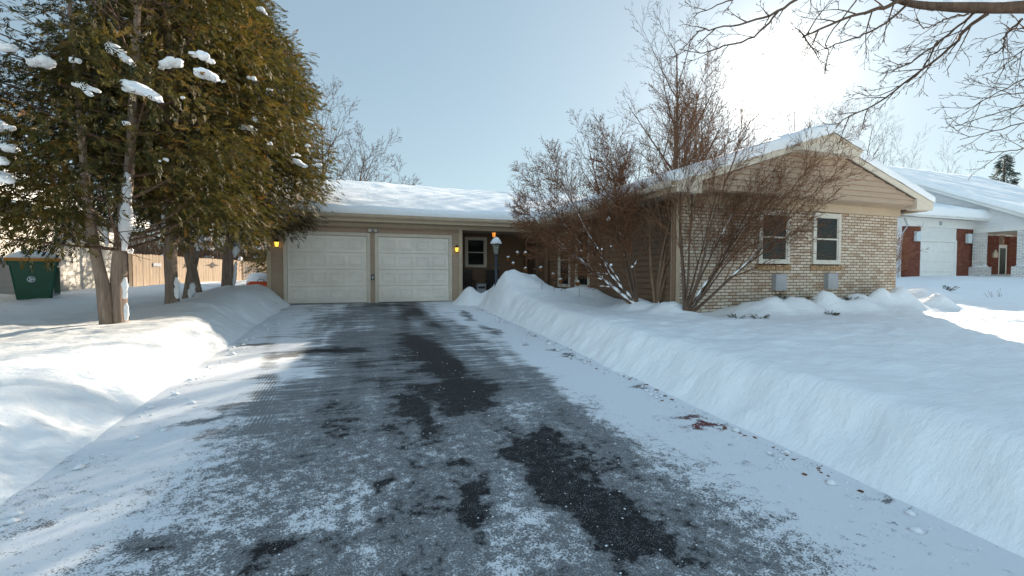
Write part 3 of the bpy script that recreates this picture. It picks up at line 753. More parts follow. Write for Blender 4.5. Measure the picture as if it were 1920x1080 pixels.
# prow at the peak, rake boards, fascia, gutter, soffit
mb=MB(); t=.92
mb.prism([(RX-t,rzw-t*SLW-.02),(RX+t,rzw-t*SLW-.02),(RX,rzw-.02)],'y',PY-.22,PY-.02)
pr=mb.build('gable_prow',M['cream'],house)
mb=MB(); mb.prism([(RX-t,rzw-t*SLW-.14),(RX+t,rzw-t*SLW-.14),(RX+t,rzw-t*SLW-.022),(RX-t,rzw-t*SLW-.022)],'y',PY-.225,PY+.18); mb.build('prow_base_board',M['cream'],pr)
for k in range(14):
    x=RX-t+.1+k*.125; zt=rzw-abs(x-RX)*SLW-.05
    if zt-(rzw-t*SLW)>.04: mb=MB(); mb.box(x-.004,x+.004,PY-.226,PY-.219,rzw-t*SLW,zt); mb.build('prow_groove',M['trim'],pr)
mb=slab([(RX-t-.02,PY-.26,rzw-(t+.02)*SLW+.002),(RX,PY-.26,rzw+.002),(RX,PY+.02,rzw+.002),(RX-t-.02,PY+.02,rzw-(t+.02)*SLW+.002)],.05)
m2=slab([(RX,PY-.26,rzw+.002),(RX+t+.02,PY-.26,rzw-(t+.02)*SLW+.002),(RX+t+.02,PY+.02,rzw-(t+.02)*SLW+.002),(RX,PY+.02,rzw+.002)],.05); mb.add(m2.v,m2.f)
mb.build('prow_roof',M['cream'],pr)
for s_,xe in ((-1,EX0),(1,EX1)):
    q=MB(); ze=EZ if s_<0 else rzw-SLW*(EX1-RX)
    ln=abs(xe-RX)
    q.prism([(xe,ze-.01),(RX,rzw-.01),(RX,rzw-.15),(xe-s_*.02,ze-.15)][::1],'y',PY-.03,PY+.02); q.build('rake_board',M['cream'],house)
    q=MB(); x_in=xe-s_*.62
    q.prism([(min(xe,x_in),3.21),(max(xe,x_in),3.21),(max(xe,x_in),(ze if s_>0 else ze+.2) -.02 if True else 0),(min(xe,x_in),(ze+.2 if s_>0 else ze)-.02)],'y',PY-.026,PY+.2); q.build('eave_return',M['cream'],house)
mb=MB(); mb.box(HX0-.33,EX0+.3,EY-.04,EY-.002,3.20,3.40); mb.build('fascia',M['trim'],house)
mb=MB(); mb.box(EX0-.035,EX0-.002,PY-.024,EY-.05,3.20,3.42); mb.build('fascia',M['trim'],house)
mb=MB(); mb.box(EX1+.002,EX1+.035,PY+.1,18,3.20,3.38); mb.build('fascia',M['trim'],house)
gprof=[(0,0),(-.10,0),(-.125,.04),(-.125,.115),(-.105,.115),(-.105,.02),(0,.02)]
mb=MB(); mb.prism([(EY-.042+a,3.30+b) for a,b in gprof],'x',HX0-.36,EX0-.15); gu=mb.build('gutter',M['soffit'],house)
mb=MB(); mb.prism([(EX0-.037+a,3.30+b) for a,b in gprof],'y',PY-.03,EY-.2); mb.build('gutter',M['cream'],house)
mb=MB(); mb.prism([(EX1+.037-a,3.28+b) for a,b in gprof][::-1],'y',PY+.05,18); mb.build('gutter',M['cream'],house)
mb=MB(); mb.tube([(3.0,EY-.1,3.32),(3.0,EY-.1,3.12)],.004,4); 
mb=MB(); mb.box(HX0-.3,6.2,EY,14.66,3.205,3.22); mb.box(3.2,6.3,14.66,16.95,3.205,3.225); mb.box(EX0+.003,6.35,7.3,14.0,3.205,3.22); mb.build('soffit',M['soffit'],house); mb=MB(); mb.box(13.2,EX1,7.7,20,3.19,3.205); mb.build('soffit',M['soffit'],house)
mb=MB(); mb.tube([(13.40,WY+.06,3.2),(13.40,WY+.12,3.05),(13.34,WY+.2,2.9),(13.34,WY+.2,.9)],.035,8); mb.build('downspout',M['trim'],house)
mb=MB(); mb.tube([(6.24,WY+.05,3.2),(6.22,WY+.0,2.9),(6.22,WY-.0,.9)],.04,8); mb.build('downspout',M['siding_dark'],house)
# snow on the roof: one rounded blanket over both roofs
def roofz(x,y):
    zm=np.where(y<RY,EZ+SL*(y-EY),rzm-SL*(y-RY)); zm=np.where((y<EY)|(x<HX0-.35)|(x>13.9),-9,zm)
    zw=np.where(x<RX,EZ+SL*(x-EX0),rzw-SL*(x-RX)); zw=np.where((x<EX0)|(x>EX1)|(y>18),-9,zw)
    return np.maximum(zm,zw)
def edgy(lo,hi,step):
    e=np.array([0,.0,.012,.035,.07,.12,.19,.27]); L=hi-lo; m=np.linspace(.36,L-.36,max(3,int((L-.72)/step)))
    return np.concatenate([lo+e,lo+m,hi-e[::-1]])
def roof_snow(name,parent,x0,x1,y0,y1,zf,th,step=.11,seed=61,ends=(1,1,1,1),lift=0.,over=.05):
    """blanket of snow over a rectangle in plan, rounded over and hanging a little past the open edges"""
    xs=edgy(x0-over*ends[0],x1+over*ends[1],step); ys=edgy(y0-over*ends[2],y1+over*ends[3],step); X,Y=np.meshgrid(xs,ys)
    big=9.
    D=np.minimum.reduce([X-xs[0] if ends[0] else X*0+big,xs[-1]-X if ends[1] else X*0+big,Y-ys[0] if ends[2] else X*0+big,ys[-1]-Y if ends[3] else X*0+big])
    Z=zf(np.clip(X,x0,x1),np.clip(Y,y0,y1))
    e=np.clip(D/.17,0,1); h=th*(.45+.55*np.sqrt(np.clip(1-(1-e)**2,0,1)))*(1+.30*fbm(X*.5,Y*.5,seed,3)*2+.12*fbm(X*2.3,Y*2.3,seed+1,3)*2)
    h=h+lift
    nx,ny=len(xs),len(ys); J,I=np.meshgrid(np.arange(nx),np.arange(ny))
    skirt=((J==0)&bool(ends[0]))|((J==nx-1)&bool(ends[1]))|((I==0)&bool(ends[2]))|((I==ny-1)&bool(ends[3]))
    h=np.where(skirt,-.015+.02*fbm(X*3,Y*3,seed+4,2)*2,h)
    # the skirt ring shares its plan position with the next ring, so the edge drops straight down to the roof
    return grid(name,X,Y,Z+h,M['snow'],parent)
def zmain(x,y): return np.where(y<RY,EZ+SL*(y-EY),rzm-SL*(y-RY))
def zwing(x,y): return np.where(x<RX,EZ+SLW*(x-EX0),rzw-SLW*(x-RX))
roof_snow('roof_snow',house,HX0-.35,13.9,EY,23.1,zmain,.25)
roof_snow('roof_snow',house,EX0,EX1,PY,18.0,zwing,.22,ends=(1,1,1,0),seed=61,lift=.003)
roof_snow('roof_snow',house,RX-t-.02,RX+t+.02,PY-.26,PY+.6,zwing,.25,ends=(1,1,1,0),lift=.012,step=.08,over=.03)
# garage slab edge shadow strip
# --- lanterns on the porch
hl=lantern(house,(4.40,14.9,3.0),1.0,'glow2'); 
ro=MB(); ro.tube([(4.40,14.76,3.2),(4.40,14.76,3.1)],.01,6); ro.build('lantern_rod',M['black'],hl)

# --- yard lamp post in the bank
lx,ly=3.66,12.1; lz=.9
lp=thing('lamp_post',(lx,ly,lz),'dark blue lamp post with a snow capped glass lantern, standing in the snowbank','lamp post')
mb=MB(); mb.lathe((lx,ly,lz),[(.055,0),(.052,.4),(.042,.45),(.042,1.12),(.06,1.13),(.06,1.16),(.038,1.2),(.045,1.24)],14); mb.build('post',M['bluepost'],lp,False)
mb=MB(); mb.tube([(lx-.2,ly,lz+.98),(lx+.2,ly,lz+.98)],.010,6); mb.build('ladder_rest',M['bluepost'],lp)
z0=lz+1.24; hd_=MB()
hd_.lathe((lx,ly,z0),[(.05,0),(.09,.02),(.09,.035)],4)
for k in range(4):
    a=k*math.pi/2+.4; hd_.tube([(lx+math.cos(a)*.085,ly+math.sin(a)*.085,z0+.03),(lx+math.cos(a)*.155,ly+math.sin(a)*.155,z0+.31)],.009,4)
hd_.lathe((lx,ly,z0+.31),[(.165,0),(.175,.012),(.165,.03),(.09,.13),(.04,.17),(.02,.2),(.001,.22)],4)
for v in range(len(hd_.v)): pass
h_=hd_.build('lantern_frame',M['black'],lp)
g_=MB(); n4=[]
def ring4(r,z,ph=.4): return [(lx+math.cos(k*math.pi/2+ph)*r,ly+math.sin(k*math.pi/2+ph)*r,z) for k in range(4)]
g_.add(ring4(.078,z0+.04)+ring4(.148,z0+.305),[(i,(i+1)%4,(i+1)%4+4,i+4) for i in range(4)]); g_.build('lantern_glass',M['lampglass'],h_)
g_=MB(); g_.lathe((lx,ly,z0+.06),[(.012,0),(.02,.05),(.012,.14),(.003,.16)],8); g_.build('bulb',M['cream'],h_)
g_=MB(); g_.lathe((lx,ly,z0+.335),[(.165,0),(.172,.03),(.125,.10),(.07,.165),(.02,.19),(.001,.195)],10); g_.build('snow_cap',M['snow2'],lp,True)

# --- porch things
def chair(loc,label,rz=0,s=1.):
    x,y,z=loc; t_=thing('porch_chair',loc,label,'chair','dark chairs on the porch'); 
    m_=MB(); m_.box(x-.27,x+.27,y-.25,y+.25,z+.38,z+.43,.01); m_.build('seat',M['black'],t_)
    m_=MB()
    for k in range(7): m_.box(x-.26+k*.078,x-.21+k*.078,y+.22,y+.245,z+.42,z+1.0,.006)
    m_.box(x-.28,x+.28,y+.215,y+.25,z+.98,z+1.05,.008); m_.build('backrest',M['black'],t_)
    for sx in (-.25,.25):
        for sy_ in (-.22,.22):
            m_=MB(); m_.box(x+sx-.025,x+sx+.025,y+sy_-.025,y+sy_+.025,z,z+(.62 if sy_<0 else .4)); m_.build('leg',M['black'],t_)
        m_=MB(); m_.box(x+sx-.04,x+sx+.04,y-.28,y+.25,z+.62,z+.65,.006); m_.build('armrest',M['black'],t_)
    return t_
chair((3.75,16.2,.72),'dark slatted porch chair left of the grey storage box')
chair((4.85,16.3,.72),'dark slatted porch chair behind the lamp post')
t_=thing('storage_box',(4.20,15.9,.72),'pale grey storage box with a dark slot, on the porch behind the lamp post','box')
m_=MB(); m_.box(4.02,4.36,15.7,16.05,.72,1.22,.012); m_.build('box_body',M['grey'],t_)
m_=MB(); m_.box(4.06,4.32,15.685,15.70,1.08,1.16,.004); m_.build('slot',M['black'],t_)
m_=MB(); m_.box(4.00,4.38,15.68,16.07,1.221,1.25,.008); m_.build('lid',M['grey'],t_)

# ------------------------------------------------------------------ left neighbour
nh=thing('neighbour_house',(-8.6,17,.7),'pale grey sided neighbour house beyond the evergreens at the left','house')
NXL=-8.62; NY1=20.9
mb=MB(); mb.box(-15,NXL-.02,6.5,NY1,.2,3.5); w_=mb.build('wall',M['greysiding'],nh)
mb=MB(); lap_rows(mb,6.5,NY1-.02,.55,3.45,NXL-.018,axis='y',out=1,lap=.145,proud=.02); mb.build('clapboards',M['greysiding'],w_)
mb=MB(); mb.box(NXL-.12,NXL+.03,NY1-.08,NY1+.02,.5,3.45); mb.build('corner_board',M['white'],nh)
m_=slab([(-8.1,6,3.55),(-8.1,21.4,3.55),(-12,21.4,5.1),(-12,6,5.1)][::-1],.15); m2=slab([(-12,6,5.1),(-12,21.4,5.1),(-16,21.4,3.55),(-16,6,3.55)][::-1],.15); m_.add(m2.v,m2.f); m_.build('roof',M['shingle'],nh)
roof_snow('roof_snow',nh,-16,-8.1,6,21.4,lambda x,y: np.where(x>-12,5.1-(x+12)*.397,5.1+(x+12)*.387),.28,.25)
mb=MB(); mb.box(-8.1,-8.02,6,21.4,3.42,3.56); mb.build('gutter',M['white'],nh)

# waste cart
bx,by=-7.12,13.1; bz=snz(-7.12,13.1)+.02
bn=thing('waste_cart',(bx,by,bz),'dark green waste cart with a yellow lid under a snow cap, beside the grey siding','waste cart')
ang=R(28); ca_,sa_=math.cos(ang),math.sin(ang)
def rot(p):
    p=(p[0]*.88,p[1]*.88,p[2]*.92); return (bx+p[0]*ca_-p[1]*sa_, by+p[0]*sa_+p[1]*ca_, bz+p[2])
def cart(poly,name,mat,par,smooth=False):
    poly.v=[rot(p) for p in poly.v]; return poly.build(name,M[mat],par,smooth)
def tub(w0,w1,d0,d1,z0,z1,b=.04):
    m_=MB()
    def ringp(w_,d__,z): 
        w_/=2;d__/=2; return [(-w_+b,-d__,z),(w_-b,-d__,z),(w_,-d__+b,z),(w_,d__-b,z),(w_-b,d__,z),(-w_+b,d__,z),(-w_,d__-b,z),(-w_,-d__+b,z)]
    v=ringp(w0,d0,z0)+ringp(w1,d1,z1); m_.add(v,[(i,(i+1)%8,(i+1)%8+8,i+8) for i in range(8)]+[tuple(range(7,-1,-1)),tuple(range(8,16))]); return m_
bd=cart(tub(.60,.86,.56,.76,-.12,.86),'cart_body','green',bn)
cart(tub(.90,.92,.80,.82,.80,.90),'rim','green',bn)
cart(tub(.97,.99,.87,.88,.902,.975),'lid','yellow',bn)
m_=MB(); m_.box(.37,.45,-.1,.22,.25,.66,.01); cart(m_,'handle_recess','black',bn)
m_=MB(); m_.box(.36,.47,-.13,-.10,.1,.76); m_.box(.36,.47,.22,.25,.1,.76); m_.box(.38,.455,-.1,.22,.44,.48); cart(m_,'rib','green',bn)
for s_ in (-1,1):
    m_=MB(); m_.tube([(s_*.25,.36,-.02),(s_*.33,.36,-.02)],.14,16); cart(m_,'wheel','black',bn)
m_=MB(); m_.lathe((0,0,0),[(.075,0),(.075,.006)],24)
yf=-.355
m_.v=[(p[0]-.05,yf-p[2]+p[1]*.12,.46+p[1]) for p in m_.v]; st_=cart(m_,'round_sticker','paper',bn)
m_=MB()
for k in range(3):
    a0=k*2.094+.3; pts=[]
    for j in range(6):
        a=a0+j*.28; pts.append((-.05+math.cos(a)*.045,yf-.012+math.sin(a)*.045*.12,.46+math.sin(a)*.045))
    m_.tube(pts,[.004,.008,.010,.012,.014,.002],4)
cart(m_,'arrow_mark','bluepost',st_)
m_=MB(); m_.blob((0,.04,.99),(.46,.38,.19),4,20,12,.10); cart(m_,'snow_cap','snow2',bn,True)
mb=MB(); mb.tube([(-7.0,15.6,1.0),(-7.0,15.6,1.8)],.01,6)
# second cart, dark, half hidden behind
t_=thing('grey_cart',(-7.2,14.1,1.0),'dark grey cart with a snowy lid half hidden behind the green waste cart','waste cart')
m_=MB(); m_.box(-7.62,-7.2,13.75,14.2,.85,1.66,.05); m_.build('cart_body',M['grey'],t_)
m_=MB(); m_.blob((-7.41,13.98,1.70),(.25,.28,.13),5,16,10,.1); m_.build('snow_cap',M['snow2'],t_,True)

# ------------------------------------------------------------------ fence
def fence(name,p0,p1,zt0,zt1,zb,label,cat,seed=1,caps=True,bw=.14):
    t_=thing(name,(p0[0],p0[1],zb),label,cat); rg=random.Random(seed)
    p0=Vector((*p0,0));p1=Vector((*p1,0)); d=(p1-p0); L=d.length; d.normalize(); nrm=Vector((d.y,-d.x,0))
    m_=MB(); n=int(L/bw)
    for i in range(n):
        a=p0+d*(i*bw+.004); b=p0+d*((i+1)*bw-.004); zt=zt0+(zt1-zt0)*(i+.5)/n+rg.uniform(-.012,.012); o=nrm*rg.uniform(0,.008); q=nrm*.02
        v=[]
        for z in (zb,zt-.03):
            for p in (a+o,b+o,b+o+q,a+o+q): v.append((p.x,p.y,z))
        mA=a+o+d*.03;mB_=b+o-d*.03
        for p in (mA,mB_,mB_+q,mA+q): v.append((p.x,p.y,zt))
        m_.add(v,[(0,3,2,1),(0,1,5,4),(1,2,6,5),(2,3,7,6),(3,0,4,7),(4,5,9,8),(5,6,10,9),(6,7,11,10),(7,4,8,11),(8,9,10,11)])
    m_.build('board_panel',M['fence'],t_)
    npst=max(2,int(L/2.2)+1)
    for i in range(npst):
        p=p0+d*(L*i/(npst-1))-nrm*.06; zt=zt0+(zt1-zt0)*i/(npst-1)
        m_=MB(); m_.box(p.x-.05,p.x+.05,p.y-.05,p.y+.05,zb,zt+.02); po=m_.build('post',M['fence'],t_)
        if caps:
            m_=MB(); m_.blob((p.x,p.y,zt+.10),(.10,.10,.13),i+seed,10,8,.12); m_.build('snow_cap',M['snow2'],po,True)
    return t_,p0,d,nrm
A0=(-8.5,21.1);A1=(-5.95,26.3)
fz0=2.42; fz1=2.32
f1,p0,d_,nr=fence('board_fence',A0,A1,fz0,fz1,.95,'weathered cedar board fence with black strap hinges, behind the evergreen trunks','fence',3)
def onf(t_,z,o=.03): 
    p=p0+d_*t_+nr*o; return (p.x,p.y,z)
for tt,zz in ((3.9,2.05),):
    m_=MB(); c_=onf(tt,zz,.05); 
    dv=np.array((d_.x,d_.y,0)); 
    def q(u,v): return tuple(np.array(c_)+dv*u+np.array((0,0,v)))
    m_.add([q(-.42,0),q(-.12,.03),q(0,.14),q(.12,.03),q(.42,0),q(.12,-.03),q(0,-.14),q(-.12,-.03)],[tuple(range(8))]); 
    m_.v+= [tuple(np.array(v)+np.array((nr.x,nr.y,0))*.01) for v in m_.v]; m_.f.append(tuple(range(15,7,-1)))
    m_.build('strap_hinge',M['black'],f1)
m_=MB(); a=onf(.85,2.0,.03); b=onf(1.2,2.0,.03); o=np.array((nr.x,nr.y,0))*.02
m_.add([(a[0],a[1],1.93),(b[0],b[1],1.93),(b[0],b[1],2.07),(a[0],a[1],2.07)]+[tuple(np.array(v)+o) for v in ((a[0],a[1],1.93),(b[0],b[1],1.93),(b[0],b[1],2.07),(a[0],a[1],2.07))],[(0,1,2,3),(7,6,5,4),(0,4,5,1),(1,5,6,2),(2,6,7,3),(3,7,4,0)])
m_.build('metal_plate',M['grey'],f1)
m_=MB(); m_.tube([onf(2.3,1.9,.05),onf(2.5,2.05,.08),onf(2.45,2.12,.08)],.012,6); m_.tube([onf(2.4,2.02,.08),onf(2.8,2.02,.05)],.012,6); m_.build('gate_latch',M['black'],f1)
fence('side_fence',(-5.9,26.4),(-3.0,29.8),2.32,2.15,.95,'sunlit cedar fence continuing past the corner toward the garage','fence',7,False)
# chain link
cl=thing('chain_link_fence',(-5.3,25,1),'low chain link fence in front of the sunlit cedar boards, left of the garage corner','fence')
c0=Vector((-5.45,25.0,0));c1=Vector((-3.1,24.6,0)); dd=(c1-c0); L=dd.length; dd.normalize()
for k,tt in enumerate((0,1.15,2.3)):
    p=c0+dd*tt; m_=MB(); m_.tube([(p.x,p.y,.9),(p.x,p.y,2.02 if k==0 else 1.9)],.03 if k==0 else .02,8); m_.build('fence_post',M['grey'],cl)
m_=MB(); m_.tube([(c0.x,c0.y,1.86),(c1.x,c1.y,1.86)],.02,8); m_.build('top_rail',M['grey'],cl)
m_=MB()
k=-1.0
while k<L:
    for s_ in (1,-1):
        pts=[]
        for j in (0,1):
            u=k+(j*.9 if s_>0 else (1-j)*.9); z=1.0+j*.85
            pts.append((u,z))
        (u0,za),(u1,zb)=pts
        if max(u0,u1)<0 or min(u0,u1)>L: continue
        def cl_(u,u0,u1,za,zb): return za+(zb-za)*(u-u0)/(u1-u0)
        ua,ub=sorted((u0,u1)); ua=max(ua,0);ub=min(ub,L)
        A_=c0+dd*ua;B_=c0+dd*ub
        m_.tube([(A_.x,A_.y,cl_(ua,u0,u1,za,zb)),(B_.x,B_.y,cl_(ub,u0,u1,za,zb))],.004,3)
    k+=.075
m_.build('wire_mesh',M['grey'],cl)
# snow covered grill and orange sled at the garage corner
zc=18.4
t_=thing('covered_mower',(-3.55,19.2,1.0),'grey covered mower under a dome of snow beside the garage corner','covered mower')
m_=MB(); m_.blob((-3.75,19.2,1.15),(.45,.4,.42),3,18,12,.1); m_.build('cover',M['tarp'],t_,True)
m_=MB(); m_.blob((-3.72,19.15,1.36),(.45,.42,.30),6,18,12,.1); m_.build('snow_cap',M['snow2'],t_,True)
m_=MB(); m_.tube([(-4.1,18.83,1.14),(-3.85,18.72,1.02),(-3.5,18.75,1.06)],.02,6); m_.build('strap',M['black'],t_)
sx_,sy__=-3.22,16.9; sz=snz(sx_,sy__)
t_=thing('orange_sled',(sx_,sy__,sz),'bright orange plastic sled lying in the snow at the garage corner','sled')
m_=MB(); m_.prism([(sx_-.38,sz-.02),(sx_+.6,sz-.02),(sx_+.66,sz+.20),(sx_-.30,sz+.20),(sx_-.42,sz+.16)],'y',sy__-.2,sy__+.25); m_.build('sled_tub',M['orange'],t_)
m_=MB(); m_.box(sx_-.41,sx_+.68,sy__-.23,sy__+.28,sz+.201,sz+.225,.008); m_.build('rim',M['orange'],t_)
m_=MB(); m_.tube([(sx_-.1,sy__-.23,sz+.22),(sx_-.05,sy__-.24,sz+.30),(sx_+.08,sy__-.24,sz+.30),(sx_+.13,sy__-.23,sz+.22)],.01,5); m_.build('rope_handle',M['black'],t_)

# ------------------------------------------------------------------ right neighbour
rh=thing('brick_house',(31,14,1.2),'white house with red brick piers and one white garage door, right of the wing','house')
GX0,GX1,GY_=25.55,30.95,14.3; RF=1.22
rd=(26.75,29.45,RF,3.28)
for a_,b_ in ((GX0,rd[0]-.12),(rd[1]+.12,GX1)):
    mb=MB(); mb.box(a_,b_,GY_,GY_+.2,.5,4.0); mb.build('brick_wall',M['redbrick'],rh)
mb=MB(); mb.box(rd[0]-.12,rd[1]+.12,GY_+.02,GY_+.2,rd[3]+.1,4.0); hdp=mb.build('wall',M['white'],rh)
mb=MB()
for k in range(11):
    x=rd[0]+k*.25; mb.add([(x,GY_+.012,3.42),(x+.06,GY_+.012,3.42),(x+.36,GY_+.012,3.95),(x+.30,GY_+.012,3.95)],[(0,1,2,3)])
mb.build('diagonal_boards',M['whitesiding'],hdp)
mb=MB(); mb.box(rd[0]-.12,rd[0],GY_-.02,GY_+.15,RF,rd[3]+.1); mb.box(rd[1],rd[1]+.12,GY_-.02,GY_+.15,RF,rd[3]+.1); mb.box(rd[0],rd[1],GY_-.02,GY_+.15,rd[3],rd[3]+.1); mb.build('door_frame',M['white'],rh)
mb=MB()
for r_ in range(4): mb.box(rd[0],rd[1],GY_+.05,GY_+.1,RF+r_*.515,RF+r_*.515+.507,.004)
gd=mb.build('garage_door',M['white'],rh)
mb=MB(); mb.box(GX0-.02,GX1+.1,GY_-.04,GY_+.2,4.005,4.45); mb.build('frieze_board',M['white'],rh)
mb=MB(); mb.box(28.0,28.22,GY_-.06,GY_-.04,4.12,4.32,.01); mb.build('light_fixture',M['grey'],rh)
for x in (26.1,30.3):
    m_=MB(); m_.box(x-.03,x+.3,GY_-.16,GY_-.01,3.25,3.75,.02); m_.build('wall_lantern',M['paper'],rh)
mb=MB(); mb.box(GX0,GX0+.15,GY_+.21,24,.5,4.4); w_=mb.build('wall',M['whitesiding'],rh)
mb=MB(); lap_rows(mb,GY_+.2,24,.8,4.45,GX0-.002,axis='y',out=-1,lap=.2,proud=.02); mb.build('clapboards',M['whitesiding'],w_)
# garage roof against the gable
m_=slab([(GX0-.4,13.7,4.5),(30.99,13.7,4.5),(30.99,18.5,5.9),(GX0-.4,18.5,5.9)],.12); m_.build('garage_roof',M['white'],rh)
roof_snow('garage_roof_snow',rh,GX0-.4,30.97,13.7,18.5,lambda x,y: 4.5+(y-13.7)*.292,.48,.16,71,ends=(1,1,1,0))
# big gable facing us
CX=31.0
rid=(20.3,8.75); s2=.52
mb=MB(); lap_rows(mb,9.6,30,4.0,8.7,CX,axis='y',out=-1,lap=.24,proud=.03,clip=lambda z:(max(9.7,rid[0]-(rid[1]-.15-z)/s2),rid[0]+(rid[1]-.15-z)/s2))
mb.build('gable_clapboards',M['whitesiding'],rh)
mb=MB(); mb.prism([(10.9,3.98),(29.5,3.98),(rid[0],rid[1]-.2)],'x',CX+.02,CX+.2); mb.build('gable_wall',M['whitesiding'],rh)
zf_=rid[1]-(rid[0]-9.6)*s2
m_=slab([(CX-.4,9.6,zf_),(45,9.6,zf_),(45,rid[0],rid[1]),(CX-.4,rid[0],rid[1])],.2)
m2=slab([(CX-.4,rid[0],rid[1]),(45,rid[0],rid[1]),(45,31,rid[1]-(31-rid[0])*s2),(CX-.4,31,rid[1]-(31-rid[0])*s2)],.2); m_.add(m2.v,m2.f); m_.build('roof',M['white'],rh)
roof_snow('roof_snow',rh,CX-.4,45,9.6,31,lambda x,y: rid[1]-np.abs(y-rid[0])*s2,.30,.25,72)
# porch: beam, brick piers, back wall with paired windows and storm door
mb=MB(); mb.box(CX-.1,CX+.12,9.7,14.25,3.80,4.0); mb.build('porch_beam',M['white'],rh)
for y_ in (14.02,12.35):
    m_=MB(); m_.box(CX-.2,CX+.2,y_-.2,y_+.2,1.1,3.8); c_=m_.build('porch_column',M['paintbrick'],rh)
    m_=MB(); m_.box(CX-.33,CX+.33,y_-.33,y_+.33,1.0,2.0); m_.build('column_base',M['paintbrick'],c_)
    m_=MB(); m_.blob((CX,y_,2.02),(.3,.3,.09),7,12,8,.1); m_.build('snow_cap',M['snow2'],c_,True)
BY=15.6
for a_,b_ in ((31.2,33.0),(34.9,36.4),(37.4,44)):
    mb=MB(); mb.box(a_,b_,BY,BY+.2,.9,3.95); mb.build('brick_wall',M['redbrick'],rh)
mb=MB(); mb.box(33.0,34.9,BY+.03,BY+.2,1.4,2.6); mb.box(33.0,34.9,BY+.03,BY+.2,3.7,3.95); mb.build('white_panel',M['white'],rh)
window_part(rh,'x',33.15,33.85,2.72,3.6,BY+.03,-1,trim=.09,framemat='white')
window_part(rh,'x',34.07,34.77,2.72,3.6,BY+.03,-1,trim=.09,framemat='white')
m_=MB(); m_.box(36.45,37.35,BY+.04,BY+.1,1.2,3.4); sdr=m_.build('storm_door',M['white'],rh)
m_=MB(); m_.box(36.6,37.2,BY+.03,BY+.038,1.5,3.2); m_.build('pane',M['glass'],sdr)
m_=MB(); m_.prism([(35.7,2.62),(36.15,2.62),(36.15,2.85),(35.925,3.1),(35.7,2.85)],'y',BY-.08,BY-.002); m_.build('wall_plaque',M['cream'],rh)
mb=MB(); mb.box(31.1,44,10,15.5,3.95,3.98); mb.build('soffit',M['cream'],rh)
mb=MB(); mb.box(31.25,44,10,15.6,1.0,1.2); mb.build('porch_floor',M['grey'],rh)
mb=MB(); mb.tube([(GX0-.06,GY_+.1,4.4),(GX0-.1,GY_-.1,4.0),(GX0-.5,GY_-.1,3.6),(GX0-.75,GY_-.1,1.4)],.03,6); mb.build('downspout',M['grey'],rh)
